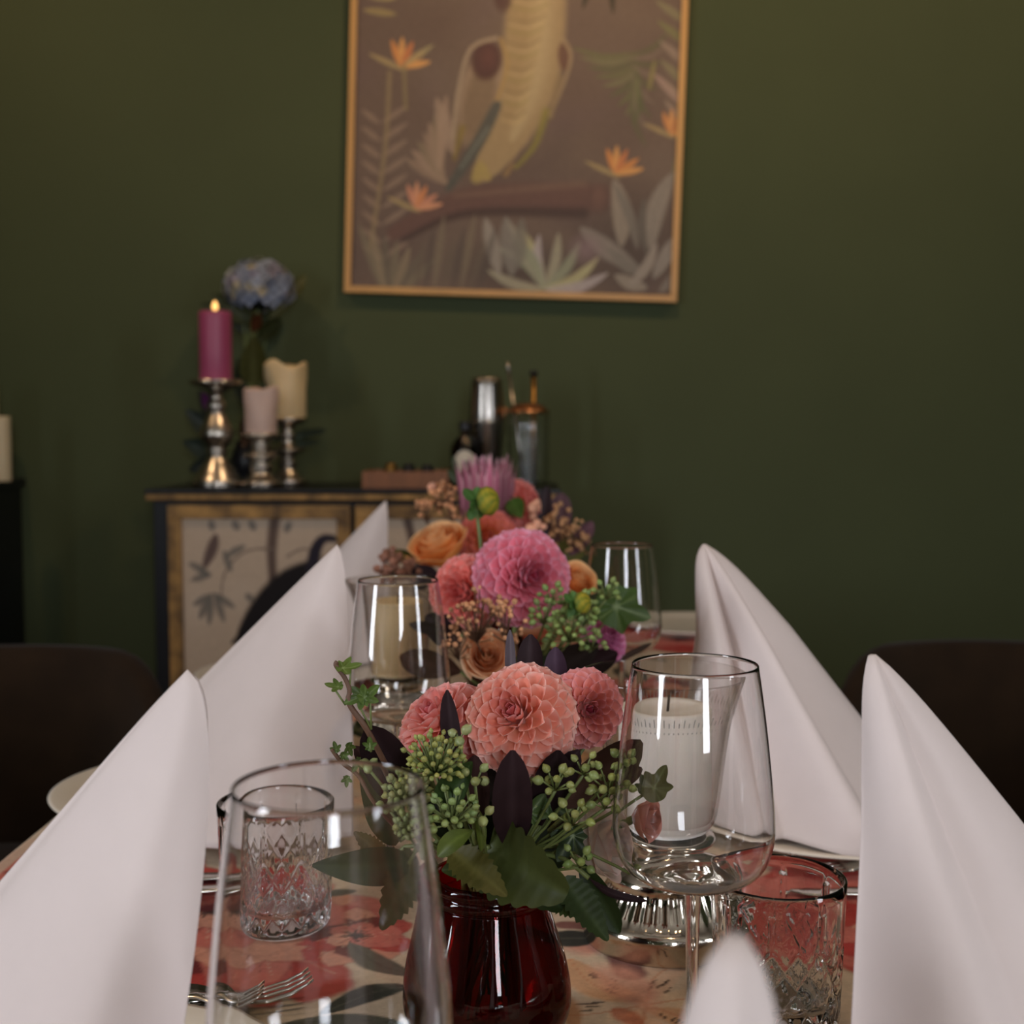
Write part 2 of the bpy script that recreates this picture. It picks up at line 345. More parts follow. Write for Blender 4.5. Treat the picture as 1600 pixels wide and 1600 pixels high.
# ------------------------------------------------------------------ table and printed cloth
TX0, TX1, TY0, TY1 = -.434, .406, .12, 2.47
tb = thing('dining_table', 'long dining table hidden under the floral tablecloth', 'table', ((TX0+TX1)/2, (TY0+TY1)/2, 0))
hx, hy = (TX1-TX0)/2, (TY1-TY0)/2
boxobj('tabletop', (-hx+.006, -hy+.006, TZ-.035), (hx-.006, hy-.006, TZ-.003), M_tray, tb)
for sx in (-1, 1):
    for sy in (-1, 1):
        cx, cy = sx*(hx-.08), sy*(hy-.1); boxobj('leg', (cx-.03, cy-.03, 0), (cx+.03, cy+.03, TZ-.035), M_black, tb, .004)
def tablecloth():
    drop = .24
    ax = np.concatenate([np.linspace(-hx-drop, -hx-.012, 14), np.linspace(-hx-.008, hx+.008, 420), np.linspace(hx+.012, hx+drop, 14)])
    c = (TY0+TY1)/2
    yy = np.concatenate([np.linspace(TY0-drop, TY0-.012, 10), np.linspace(TY0-.008, .70, 30), np.linspace(.702, 1.3, 320), np.linspace(1.304, TY1+.008, 260), np.linspace(TY1+.012, TY1+drop, 10)])
    A, B = np.meshgrid(ax, yy); nx, ny = len(ax), len(yy)
    ex = np.maximum(np.abs(A)-hx, 0); by = B-c; ey = np.maximum(np.abs(by)-hy, 0)
    dr = np.maximum(ex, ey); r = .008
    X = np.clip(A, -hx-.004, hx+.004)+(TX0+TX1)/2; Y = np.clip(by, -hy-.004, hy+.004)+c
    fold = np.clip(dr/.1, 0, 1)
    wv = .006*np.sin(B*31)+.004*np.sin(A*27+1)
    X = X+np.sign(A)*(ex > 0)*fold*(wv+.008); Y = Y+np.sign(by)*(ey > 0)*fold*(wv+.008)
    Z = TZ-np.where(dr > r, dr-r*.5, dr*dr/(2*r))
    Z = Z+.0006*np.sin(A*40+B*13)*(dr <= 0)-.0006*(dr <= 0)
    i = (np.arange(ny-1)[:, None]*nx+np.arange(nx-1)[None, :]).ravel()
    F = np.stack([i, i+1, i+nx+1, i+nx], 1)
    px = A.ravel()+(TX0+TX1)/2; py = B.ravel()
    cv = Canvas(px, py, lin('#d2bda4'))
    def t(x, y): return PT(x, y)[:2]
    RED, DRED, PINK, PEACH, CREAM = map(lin, ('#b8413c', '#6b2a2c', '#cc7266', '#d99a82', '#d8bfa6'))
    GREY, DGREY, OCH, PLUM = map(lin, ('#5c5a50', '#3c3c38', '#b57a4a', '#7a4744'))
    rs = np.random.RandomState(5)
    for k in range(60):   # faint watercolour ground
        cv.ell((rs.uniform(-.45, .45), rs.uniform(.2, 2.5)), .12*rs.rand()+.04, .1*rs.rand()+.04, rs.rand()*3, lin(rs.choice(['#dcc6ae', '#c4ab90', '#d2c0aa'])), .9, .35, .2, k)
    def peony(c, R, seed, rot=0):
        r2 = np.random.RandomState(seed)
        for ring, n, cols in ((1., 9, (RED, PINK, PEACH)), (.68, 7, (RED, DRED, PINK)), (.4, 5, (PINK, PEACH, RED))):
            for k in range(n):
                an = rot+2*PI*k/n+r2.rand()*.5; d = R*ring*.58; cc = (c[0]+math.cos(an)*d, c[1]+math.sin(an)*d)
                col = cols[r2.randint(3)]
                cv.ell(cc, R*.5*ring**.6, R*.36*ring**.5, an, DRED, .12, .35, .16, seed*50+k)
                cv.ell(cc, R*.48*ring**.6, R*.34*ring**.5, an, col, .1, .92, .16, seed*50+k)
                for q in range(7):
                    a2 = an+r2.uniform(-.45, .45); cv.stroke([np.array(c)+np.array([math.cos(a2), math.sin(a2)])*R*ring*.15, np.array(c)+np.array([math.cos(a2), math.sin(a2)])*R*ring*r2.uniform(.6, .95)], .0012, .0007, [DRED, PEACH, CREAM][q % 3], .6, .4)
        cv.ell(c, R*.16, R*.13, 0, lin('#33262a'), .5, .9, .3, seed)
        for q in range(26):
            a2 = r2.rand()*6.28; cv.stroke([c, np.array(c)+np.array([math.cos(a2), math.sin(a2)])*R*r2.uniform(.15, .3)], .0013, .0006, lin('#3a2a2c'), .5, .8)
    def lily(c, R, seed, rot):
        r2 = np.random.RandomState(seed)
        for k in range(6):
            an = rot+k*PI/3; e = np.array(c)+np.array([math.cos(an), math.sin(an)])*R
            cv.leaf(c, e, R*.2, [lin('#dcb698'), lin('#d0a078'), lin('#dcc0a0')][k % 3], lin('#c98a66'), .9, .3, .12)
            for q in range(6):
                p0 = np.array(c)+(e-np.array(c))*r2.uniform(.25, .7)+r2.uniform(-.1, .1, 2)*R; d = (e-np.array(c))*.09
                cv.stroke([p0, p0+d], .0016, .0005, lin('#3b2c26'), .4, .85)
    # the flowers one sees on the table, laid out along its length
    peony(t(395, 1462), .115, 3, .3)
    peony(t(560, 1462), .05, 4, 1.0)
    peony(t(330, 1420), .1, 9, .2)
    peony(t(1330, 1430), .13, 12, .9)
    peony(t(1240, 1440), .07, 14, .1)
    peony((-.36, 1.05), .09, 21); peony((.2, 1.75), .12, 22); peony((-.25, 1.7), .13, 23); peony((.3, 1.28), .11, 25); peony((.1, 2.2), .15, 26); peony((.36, 1.55), .08, 27)
    peony((.0, .45), .12, 31); peony((-.3, .35), .13, 32); peony((.3, .4), .12, 33); peony((-.28, 2.25), .12, 34)
    peony((.27, 2.2), .14, 35)
    lily(t(1010, 1570), .085, 41, 1.1); lily((.05, 1.45), .09, 42, .5); lily((-.12, 1.25), .08, 43, .2); lily((.37, 1.0), .08, 44, .3); lily((-.05, 1.95), .1, 45, .9)
    cv.stroke([t(880, 1445), t(930, 1450), t(960, 1480), t(985, 1520)], .008, .013, PLUM, .3, .9)
    cv.ell(t(930, 1475), .03, .02, .3, PINK, .5, .6, .2, 3); cv.ell(t(980, 1540), .02, .045, .3, PEACH, .4, .7, .2, 4)
    cv.ell(t(1150, 1440), .05, .04, 0, RED, .3, .8, .2, 8)
    # grey-green leaves
    cv.leaf(t(550, 1475), t(660, 1525), .013, GREY, DGREY, 1, .2, -.1); cv.leaf(t(500, 1585), t(660, 1545), .012, DGREY, GREY, 1, .2, .12)
    cv.leaf(t(440, 1600), t(640, 1602), .011, GREY, DGREY, 1, .2, .05); cv.leaf(t(860, 1466), t(925, 1466), .016, DGREY, GREY, 1, .15)
    cv.leaf(t(500, 1398), t(560, 1392), .008, GREY, DGREY, 1, .2); cv.leaf(t(300, 1412), t(350, 1408), .02, DRED, None, .8, .3)
    cv.leaf(t(900, 1600), t(860, 1540), .012, OCH, None, .8, .4); cv.leaf(t(1000, 1600), t(960, 1575), .01, lin('#c66f4c'), None, .8, .4)
    for k in range(46):
        p0 = np.array([rs.uniform(-.42, .4), rs.uniform(1.1, 2.45) if k > 10 else rs.uniform(.15, .7)]); an = rs.rand()*6.28; L = rs.uniform(.05, .12)
        cv.leaf(p0, p0+np.array([math.cos(an), math.sin(an)])*L, rs.uniform(.008, .016), [GREY, DGREY, OCH, lin('#4d5440')][k % 4], None, .9, .25, rs.uniform(-.2, .2))
    cv.C[:] *= (.94+.06*np.sin(px*260+np.sin(py*180))[:, None]*np.sin(py*210+np.sin(px*150))[:, None])
    hem = np.nonzero((np.maximum(ex, ey).ravel() > 0) | ((hx-np.abs(A.ravel())) < .008))[0]
    cv.mix(hem, np.full(len(hem), .75), lin('#cbb9a4'))
    me = newmesh('tablecloth', np.stack([X.ravel(), Y.ravel(), Z.ravel()], 1), F, M_cloth, True, cv.C, 'print')
    tag(link('tablecloth', me), 'cream linen tablecloth printed with red peonies and grey leaves', 'tablecloth')
tablecloth()

# ------------------------------------------------------------------ napkins
def napkin(label, tip, u, base, h=None, zb=.0163, pleat=(1, .003), hood=.006, lean=0., ns=150, nt=46, far=None, belly=.0, powr=1.0):
    """folded standing napkin: a tent of cloth from the tip to a curved hem. base: hem points (outward, along) with the spine as last near point"""
    tip = np.asarray(tip, float); u = nrm(V(u[0], u[1], 0)); v = V(-u[1], u[0], 0)
    if v[1] < 0: v = -v                           # v points away from the camera
    near = spline([V(a, b, 0) for a, b in base], ns//2)
    B = base[-1]; fb = far or [(a, -b*.75) for a, b in base[::-1]]
    fars = spline([V(a, b, 0) for a, b in fb], ns//2)
    hem = near+fars[1:]; n = len(hem); zt = tip[2]; z0 = TZ+zb; verts = []
    loc = V(tip[0], tip[1], z0)
    k, amp = pleat
    for j in range(nt):
        t = j/(nt-1)
        for i, q in enumerate(hem):
            s = min(i, n-1-i)/(n/2)               # 0 at the open edge, 1 at the spine
            g = t**powr
            ph = s*k; fr = ph-math.floor(ph)
            saw = (fr/.78 if fr < .78 else (1-fr)/.22)
            saw = saw*saw*(3-2*saw)
            env = min(1, t*3.0)**.8*(1-.35*t)*min(1, (1-s)*6+.15)
            dirq = nrm(V(q[0]-.07, q[1], 0))
            off = hood*(1-math.exp(-t*26))
            hp = V(q[0]*g, q[1]*g, 0)+dirq*(off+amp*(saw-.5)*env+belly*math.sin(PI*min(t*1.1, 1))*(1-s))
            hp[0] += lean*math.sin(PI*t**.6)*(1-s)
            zz = (zt-z0)*(1-t)-.004*(1-math.exp(-t*30))*(s)
            verts.append(tuple(u*hp[0]+v*hp[1]+V(0, 0, zz)))
    F = [(j*n+i, j*n+i+1, (j+1)*n+i+1, (j+1)*n+i) for j in range(nt-1) for i in range(n-1)]
    F.append(tuple(range(n))[::-1])
    me = newmesh('folded_napkin', verts, F, M_nap)
    o = link('folded_napkin', me, None, tuple(loc)); m = o.modifiers.new('thickness', 'SOLIDIFY'); m.thickness = .0022; m.offset = -1
    return tag(o, label, 'napkin', 'folded white napkins')
napkin('white folded napkin nearest on the left, before the cut tumbler', P(293, 1046, .587), (-1, .0), [(.002, -.085), (.06, -.118), (.15, -.07), (.205, 0)], pleat=(1, .006), belly=.0, lean=-.013, far=[(.205, 0), (.16, .05), (.1, .07), (.045, .05)])
napkin('white folded napkin in the middle of the left row, peak before the sideboard panel', P(527, 851, 1.2), (-1, 0), [(-.03, -.125), (.08, -.15), (.17, -.08), (.24, 0)], pleat=(1, .005), belly=.0, lean=-.004, far=[(.24, 0), (.18, .06), (.1, .07), (.03, .05)])
napkin('white folded napkin farthest back on the left, before the sideboard', P(603, 782, 2.0), (-1, 0), [(-.012, -.1), (.08, -.12), (.16, -.07), (.225, 0)], pleat=(1, .006), far=[(.225, 0), (.18, .06), (.1, .07), (.03, .05)])
napkin('white folded napkin nearest on the right, beside the cut tumbler', P(1362, 1025, .62), (1, 0), [(-.026, -.07), (.03, -.125), (.12, -.11), (.19, 0)], pleat=(2, .016), hood=.007, far=[(.19, 0), (.15, .05), (.09, .07), (.05, .04)])
napkin('white pleated napkin farther back on the right, behind the hurricane candle', P(1100, 852, 1.22), (1, 0), [(-.03, -.055), (.05, -.15), (.13, -.17), (.195, 0)], pleat=(3, .034), hood=.012, far=[(.195, 0), (.15, .05), (.09, .07), (.04, .05)])
napkin('blurred white napkin peak closest to the camera at the table head', P(1150, 1462, .285), (-.244, -.97), [(-.05, .03), (-.02, .036), (.05, .03), (.139, 0)], pleat=(2, .009), hood=.008, far=[(.139, 0), (.05, -.014), (-.02, -.012), (-.055, -.004)])

# ------------------------------------------------------------------ plates, chairs
def plate(label, X, Y, R=.14, n=1):
    t = thing('dinner_plate', label, 'plate', (X, Y, TZ+.0005), 0, 'cream dinner plates')
    pr = [(0, .004), (R*.55, .004), (R*.6, .0), (R*.64, .0), (R*.66, .004), (R*.86, .008), (R, .0135), (R*1.0+.001, .015), (R-.003, .0155), (R*.86, .0115), (R*.7, .0085), (R*.6, .008), (0, .0075)]
    lobj('plate_body', pr, M_plate, t, 72); return t
plate('cream plate under the nearest napkin on the left', -.245, .615)
plate('cream plate under the middle napkin of the left row', -.315, 1.225, .139)
plate('cream plate under the farthest napkin on the left', -.33, 1.82, .139)
plate('cream plate under the nearest napkin on the right', .30, .60)
plate('cream plate under the pleated napkin farther back on the right', .285, 1.16, .145)
plate('empty cream plate at the far right end of the table', .30, 2.30, .13)
plate('cream plate under the blurred napkin closest to the camera', .02, .26, .12)

def tub_chair(label, X, Y, rz):
    t = thing('tub_chair', label, 'chair', (X, Y, 0), rz, 'dark velvet tub chairs')
    # shell opens towards local +x
    n = 64; R0, R1 = .29, .245; v = []; f = []; prof = 9
    for i in range(n+1):
        a = math.radians(42)+(2*PI-math.radians(84))*i/n; e = min(i, n-i)/n
        top = .58+.195*(lambda q: q*q*(3-2*q))(min(1, e/.24))
        sec = [(R1, .40), (R1, .55), (R1+.002, top-.03), (R1+.01, top-.006), ((R0+R1)/2, top), (R0-.01, top-.006), (R0, top-.03), (R0, .5), (R0-.03, .36)]
        for r, z in sec: v.append((r*math.cos(a), r*1.02*math.sin(a), z))
    for i in range(n):
        for k in range(prof-1): f.append((i*prof+k, (i+1)*prof+k, (i+1)*prof+k+1, i*prof+k+1))
        f.append((i*prof+prof-1, (i+1)*prof+prof-1, (i+1)*prof, i*prof))
    f.append(tuple(range(prof))); f.append(tuple(n*prof+k for k in range(prof))[::-1])
    link('backrest', newmesh('backrest', v, f, M_velvet), t)
    lobj('seat', [(0, .36), (.25, .36), (.265, .38), (.265, .44), (.25, .465), (.2, .475), (0, .478)], M_velvet, t, 48)
    for sx in (-1, 1):
        for sy in (-1, 1):
            b = MB(); b.tube([(sx*.15, sy*.15, .36), (sx*.22, sy*.22, 0)], [.014, .009], 10); b.build('leg', M_metalblk, t)
    return t
tub_chair('dark brown velvet tub chair left of the table, below the sideboard', -.77, 1.72, math.radians(-50))
tub_chair('dark brown velvet tub chair right of the table against the bare wall', .72, 1.78, PI+math.radians(50))
tub_chair('dark velvet tub chair at the near right edge of the picture', .86, 1.08, PI)

# ------------------------------------------------------------------ glassware
def chain_obj(name, prof, m, parent, seg=64):
    v, f = lathe(prof, seg); return link(name, newmesh(name, v, f, m), parent)
def wine_glass(label, X, Y):
    t = thing('wine_glass', label, 'glass', (X, Y, TZ+.0004), random.random(), 'stemmed wine glasses')
    H = .2365
    outer = smoothprof([(.0045, .114), (.012, .1175), (.028, .1215), (.038, .1295), (.0425, .1425), (.043, .154), (.0415, .172), (.0385, .2), (.0355, .222), (.0333, H)], 44)
    inner = [(max(r-.0008, 0), z+.0006) for r, z in outer]; inner[-1] = (outer[-1][0]-.0007, H)
    inner = [(r, z+.0022*max(0, 1-r/.03)) for r, z in inner]
    chain_obj('bowl', outer+[(outer[-1][0]-.00035, H+.0003)]+inner[::-1]+[(0, inner[0][1])], M_solid, t)
    stem = smoothprof([(.0045, .114), (.0042, .105), (.0036, .09), (.0034, .05), (.0037, .02), (.0055, .009), (.010, .0048)], 24)
    chain_obj('stem', stem[::-1], M_solid, t, 24)
    chain_obj('foot', [(0, 0), (.036, 0), (.0372, .0006), (.0368, .0012), (.03, .0018), (.02, .003), (.010, .0048)], M_solid, t, 64)
    return t
def at(px, d): p = P(px, 900, d); return p[0], p[1]
wine_glass('clear wine glass in sharp focus at right, before the hurricane candle', *at(1087, .674))
wine_glass('blurred wine glass closest to the camera, left of the ruby vase', *at(510, .442))
wine_glass('clear wine glass left of the bouquets, before the middle left napkin', *at(622, 1.06))
wine_glass('clear wine glass farther back, right of the pink dahlia', *at(972, 1.386))

def tumbler(label, X, Y, R=.042, H=.091, rz=0):
    t = thing('cut_tumbler', label, 'glass', (X, Y, TZ+.0004), rz, 'cut crystal tumblers')
    seg = 160
    def cut(th, z, r):
        if r < R*.86: return 0
        zz = z/H; d = 0; n = 8
        a = th/(2*PI)*n
        if .06 < zz < .62:
            q = (zz-.06)/.56*2.0
            for sgn in (1, -1):
                e = abs(((a+sgn*q*.5) % 1)-.5); d = max(d, max(0, 1-abs(e-.0)/.095)); e2 = abs(((a+sgn*q*.5+.5) % 1)-.5); d = max(d, .55*max(0, 1-e2/.07))
        if .5 < zz < .86:
            e = abs(((a+.0) % 1)-.5); wdt = .07*math.sin(PI*(zz-.5)/.36); d = max(d, max(0, 1-e/max(wdt, 1e-3)))
        return -.0028*d
    zs = np.linspace(.004, H*.9, 62)
    prof = [(0, .002), (R*.5, .001), (R*.8, 0), (R*.88, .0005), (R*.905, .002)]
    prof += [(R*(.92+.08*(z/H)), z) for z in zs]
    prof += [(R, H-.001), (R-.0006, H-.0003), (R-.0013, H), (R-.002, H-.0003), (R-.0025, H-.001)]
    inn = [(R-.0026-.0018*(1-z/H), z) for z in np.linspace(H*.96, .022, 14)]
    prof += inn+[(inn[-1][0]-.003, .016), (inn[-1][0]-.008, .0145), (R*.4, .0135), (0, .0132)]
    v, f = lathe(prof, seg, lambda th, z, r: cut(th, z, r) if r > R*.9 else 0)
    k = [i for i in range(len(prof))]
    link('tumbler_body', newmesh('tumbler_body', v, f, M_solid), t)
    return t
X, Y, _ = P(428, 1000, .925); tumbler('cut crystal tumbler on the left, behind the blurred wine glass', X, Y, .0425, .091, .2)
X, Y, _ = P(1221, 1000, .772); tumbler('cut crystal tumbler on the right, beside the nearest right napkin', X, Y, .041, .089, .9)

# ------------------------------------------------------------------ hurricane candle lamps
def hurricane(label, lc, X, Y, wax):
    t = thing('hurricane_lantern', label, 'lantern', (X, Y, TZ+.0004), .3, 'hurricane lanterns on silver feet')
    fl = lambda th, z, r: (-.0014*abs(math.sin(th*18)) if .022 < z < .043 else 0)
    lobj('pedestal', [(0, .001), (.052, 0), (.0562, .001), (.0572, .004), (.0568, .013), (.0575, .016), (.0565, .0195), (.0535, .022), (.0515, .0225), (.048, .028), (.0435, .035), (.0405, .041), (.0395, .0435), (.0405, .046), (.0385, .0495), (.033, .053), (.029, .056), (.0282, .06), (.030, .064), (.0345, .068), (.0365, .0705), (.0355, .073), (.03, .0745), (0, .0745)], M_mercury, t, 144, rfun=fl)
    out = smoothprof([(.004, .0755), (.026, .0765), (.035, .084), (.0385, .096), (.0435, .132), (.0475, .155), (.0505, .165), (.056, .179), (.061, .1895)], 40)
    inn = [(max(r-.0022, 0), z+.0016) for r, z in out]; inn[-1] = (out[-1][0]-.0018, .1897)
    chain_obj('glass_bowl', out+inn[::-1]+[(0, inn[0][1])], M_hurri, t, 96)
    e = MB()
    for k in range(90):
        a = 2*PI*k/90; r0 = .0498; hgt = .006 if k % 2 else .0035
        for (z0, hh) in ((.162, hgt), (.157, .0012)):
            p = [(math.cos(a+s*.006)*(r0+(z-.162)*.5+.0004), math.sin(a+s*.006)*(r0+(z-.162)*.5+.0004), z) for s, z in ((-1, z0), (1, z0), (1, z0+hh), (-1, z0+hh))]
            e.add(p, [(0, 1, 2, 3)])
    o = e.build('etched_band', M_etch, t, smooth=False); o['kind'] = 'stuff'
    c = tag(lobj('pillar_candle', [(0, .0), (.031, .0), (.033, .002), (.033, .086), (.0315, .088), (.029, .0865), (.015, .085), (0, .0845)], wax, None, 48), lc, 'candle')
    c.location = (X, Y, TZ+.0785)
    wk = MB(); wk.tube([(0, 0, .084), (.001, 0, .096)], .0011, 6); wk.build('wick', M_wick, c)
X, Y, _ = P(1041, 1000, .898)
hurricane('glass hurricane lantern on a silver foot, behind the sharp wine glass', 'white pillar candle inside the hurricane lantern at right', X, Y, M_waxwhite)
X, Y, _ = P(622, 1000, 1.47)
hurricane('glass hurricane lantern on a silver foot, seen through the left wine glass', 'cream pillar candle inside the lantern behind the left wine glass', X, Y, M_waxcream)

# ------------------------------------------------------------------ cutlery
def ribbon(mb, rows, th=.0018):
    """rows of (y, x0, x1, z)"""
    v = []
    for y, x0, x1, z in rows:
        c = (x0+x1)/2; hw = (x1-x0)/2
        v += [(x0, y, z), (c-hw*.5, y, z+th*.7), (c, y, z+th), (c+hw*.5, y, z+th*.7), (x1, y, z), (c, y, z-th*.5)]
    f = []; n = len(rows)
    for i in range(n-1):
        for k in range(6): f.append((i*6+k, i*6+(k+1) % 6, (i+1)*6+(k+1) % 6, (i+1)*6+k))
    f.append((0, 1, 2, 3, 4, 5)[::-1]); f.append(tuple((n-1)*6+k for k in range(6))); mb.add(v, f)
def fork(label, tip, tail, z=.001):
    tip = np.asarray(tip); tail = np.asarray(tail); d = tip-tail; L = .195; an = math.atan2(d[1], d[0])-PI/2; u = nrm(d)
    b = tip-u*L
    t = thing('fork', label, 'fork', (b[0], b[1], TZ+z), an, 'dinner forks')
    h = MB(); ribbon(h, [(0, -.006, .006, .003), (.005, -.009, .009, .003), (.04, -.0065, .0065, .004), (.09, -.004, .004, .009), (.115, -.0032, .0032, .0125), (.125, -.006, .006, .012), (.135, -.011, .011, .009), (.148, -.0125, .0125, .006), (.153, -.0125, .0125, .0055)]); h.build('handle', M_silver, t)
    for k in range(4):
        x = -.0105+k*.007; m = MB(); ribbon(m, [(.152, x-.002, x+.002, .0055), (.165, x-.0018, x+.0018, .005), (.18, x-.0016, x+.0016, .0075), (.19, x-.0013, x+.0013, .0115), (.195, x-.0006, x+.0006, .0145)], .0016); m.build('tine', M_silver, t)
def knife(label, tip, tail, z=.001):
    tip = np.asarray(tip); tail = np.asarray(tail); d = tip-tail; an = math.atan2(d[1], d[0])-PI/2; u = nrm(d); b = tip-u*.22
    t = thing('table_knife', label, 'knife', (b[0], b[1], TZ+z), an, 'table knives')
    h = MB(); ribbon(h, [(0, -.006, .006, .003), (.004, -.0085, .0085, .003), (.05, -.007, .007, .0035), (.11, -.005, .005, .0045), (.118, -.006, .006, .004)], .003); h.build('handle', M_silver, t)
    m = MB(); ribbon(m, [(.118, -.006, .006, .003), (.13, -.009, .008, .002), (.18, -.010, .009, .002), (.205, -.008, .009, .002), (.22, -.001, .006, .002)], .0008); m.build('blade', M_silver, t)
def spoon(label, tip, tail, z=.001):
    tip = np.asarray(tip); tail = np.asarray(tail); d = tip-tail; an = math.atan2(d[1], d[0])-PI/2; u = nrm(d); b = tip-u*.195
    t = thing('spoon', label, 'spoon', (b[0], b[1], TZ+z), an)
    h = MB(); ribbon(h, [(0, -.006, .006, .003), (.005, -.009, .009, .003), (.05, -.006, .006, .005), (.1, -.0038, .0038, .012), (.13, -.0035, .0035, .0135), (.14, -.005, .005, .011)]); h.build('handle', M_silver, t)
    v = []; f = []
    for i in range(9):
        s = i/8; y = .138+.057*s; w = .020*math.sin(PI*min(max(s*.94+.05, 0), 1))**.7
        for k in range(7):
            q = -1+k/3; v.append((w*q, y, .0115-.0085*math.sin(PI*s)*(1-q*q)-.003*s))
    for i in range(8):
        for k in range(6): f.append((i*7+k, i*7+k+1, (i+1)*7+k+1, (i+1)*7+k))
    o = link('spoon_bowl', newmesh('spoon_bowl', v, f, M_silver), t); o.modifiers.new('t', 'SOLIDIFY').thickness = .001
def T2(x, y, z=0): return PT(x, y, z)[:2]
fork('dinner fork with long tines on the left, its tip farthest right', T2(484, 1534, .012), T2(310, 1588))
fork('dinner fork on the left, its tines just under the blurred wine glass', T2(404, 1556, .012), T2(240, 1598))
spoon('silver spoon with arched neck on the left, beside the nearest napkin', T2(352, 1588, .006), T2(180, 1560))
knife('table knife behind the left tumbler, above the peony print', T2(372, 1372), T2(220, 1380))
knife('table knife nearer the left tumbler, lower of the two', T2(368, 1390), T2(220, 1402))
fork('dinner fork behind the right tumbler', T2(1240, 1352, .01), T2(1420, 1362))
knife('table knife behind the right tumbler', T2(1236, 1395), T2(1420, 1400))

# ------------------------------------------------------------------ flowers: petals
def petal_mesh(name, L, W, cup, curl, tip=.0, nx=5, ny=9, c0=None, c1=None, ce=None, wfun=None, wave=0):
    v = []; c = []; f = []
    c0, c1, ce = (lin(x) for x in (c0, c1, ce))
    for j in range(ny):
        t = 1-(1-j/(ny-1))**1.7
        w = wfun(t) if wfun else ((.32+.68*math.sin(PI*.5*t/.6)) if t < .6 else max(0.0, (1-((t-.6)/.4)**2.3))**.58)
        if j == ny-1: w = max(w, .16)
        for i in range(nx):
            q = -1+2*i/(nx-1)
            tt = t-tip*abs(q)*0
            x = W*.5*w*q; y = L*t*(1-.06*q*q*(t > .8))
            z = cup*W*(q*q*w)*(1-.35*t)+curl*L*t*t+wave*L*math.sin(q*5+t*3)*t
            v.append((x, y, z)); e = max(abs(q)**3, max(0, t-.86)/.14)
            col = [a*(1-t)+b*t for a, b in zip(c0, c1)]; e *= min(1, t*1.5); c.append([a*(1-e)+b*e for a, b in zip(col, ce)])
    for j in range(ny-1):
        for i in range(nx-1): f.append((j*nx+i, j*nx+i+1, (j+1)*nx+i+1, (j+1)*nx+i))
    return newmesh(name, v, f, M_petal, True, np.array(c))
def frame_for(A):
    A = nrm(A); a = np.cross(A, V(0, 0, 1)) if abs(A[2]) < .95 else np.cross(A, V(1, 0, 0)); a = nrm(a); return A, a, np.cross(A, a)
def mat4(x, y, z, p, s=1.0, sx=None):
    M = Matrix.Identity(4)
    for i in range(3):
        M[i][0] = x[i]*(sx or s); M[i][1] = y[i]*s; M[i][2] = z[i]*s; M[i][3] = p[i]
    return M
FEET = []
def stempath(loc, p, n=9):
    loc = np.asarray(loc, float); p = np.asarray(p, float)
    for F in FEET:
        if abs(loc[0]-F[0]) < .03 and abs(loc[1]-F[1]) < .03:
            g = (p-F)[:2]; r = np.linalg.norm(g)+1e-6; g = g/r*min(r*.4, .016); m = V(F[0]+g[0], F[1]+g[1], F[2]+.016)
            return spline([loc, m, m*.45+p*.55+V(0, 0, .012 if p[2] < F[2]+.03 else 0), p], n)
    return spline([loc, (loc+p)/2, p], n)
def stem_part(t, p0, p1, r=.0022, m=None, bend=None, name='stem'):
    loc = np.array(t.location); p0 = np.asarray(p0); p1 = np.asarray(p1)
    ft_, tp_ = (p0, p1) if p0[2] < p1[2] else (p1, p0)
    if name == 'leaf_stalk': pts = [p0, (p0+p1)/2, p1]
    else: pts = stempath(loc, p1 if np.allclose(p0, loc) else p0)
    b = MB(); b.tube(pts, r, 7); return b.build(name, m or M_stem, t, off=loc)
def dahlia(label, c, R, axis, pal, foot, n=140, phi1=112, wid=.86, group=None, eye=None, seed=0, phi0=4):
    """c: middle of the flower head; spoon petals overlap like scales over a dome, in a golden-angle spiral from the eye outwards"""
    rs = np.random.RandomState(seed+3); c = np.asarray(c, float)
    A, a, b = frame_for(axis); t = thing('dahlia', label, 'flower', foot, 0, group); loc = np.asarray(foot, float)
    c = c-A*R*.24; dome = R*.56
    pm = [petal_mesh('petal', 1, wid*w_, cp, cu, c0=pal[0], c1=pal[1], ce=pal[2]) for cp, cu, w_ in ((.5, .22, .7), (.40, .16, .85), (.30, .10, 1.), (.24, .04, 1.05))]
    ev = lin(eye or pal[3])
    for i in range(n):
        s = (i+.5)/n; q = s**.58
        phi = math.radians(phi0+(phi1-phi0)*q); th = i*2.39996+rs.uniform(-.05, .05)
        psi = phi+math.radians(-12+46*min(1, q*1.15)+rs.uniform(-6, 6)); psi = min(psi, math.radians(158))
        rh = a*math.cos(th)+b*math.sin(th)
        d = A*math.cos(psi)+rh*math.sin(psi); nn = A*math.sin(psi)-rh*math.cos(psi); x = np.cross(d, nn)
        L = R*(.25+.40*min(1, q*1.2))*rs.uniform(.94, 1.06)
        dm = dome*(.80+.20*min(1, q*1.6))
        pos = c+(A*math.cos(phi)*.92+rh*math.sin(phi)*1.06)*dm; base = pos-d*L*.32
        k = min(3, int(q*4)); e = max(0, 1-q/.40)**1.1; br = rs.uniform(.92, 1.06); col = [(1-e)*br+e*v_ for v_ in ev]
        o = bpy.data.objects.new('petal', pm[k]); COL.objects.link(o); o.parent = t; o.matrix_basis = mat4(x, d, nn, base-loc, L); o.color = (*col, 1)
    v, f = lathe([(0, -.8), (.6, -.6), (.9, 0), (.62, .55), (0, .72)], 20)
    link('flower_core', newmesh('flower_core', v, f, M_petal, True, np.tile(np.array(lin(pal[1]))*.55, (len(v), 1))), t, M=mat4(a, b, A, c-loc, dome*.80))
    stem_part(t, c-A*R*.3, foot, .0026); return t
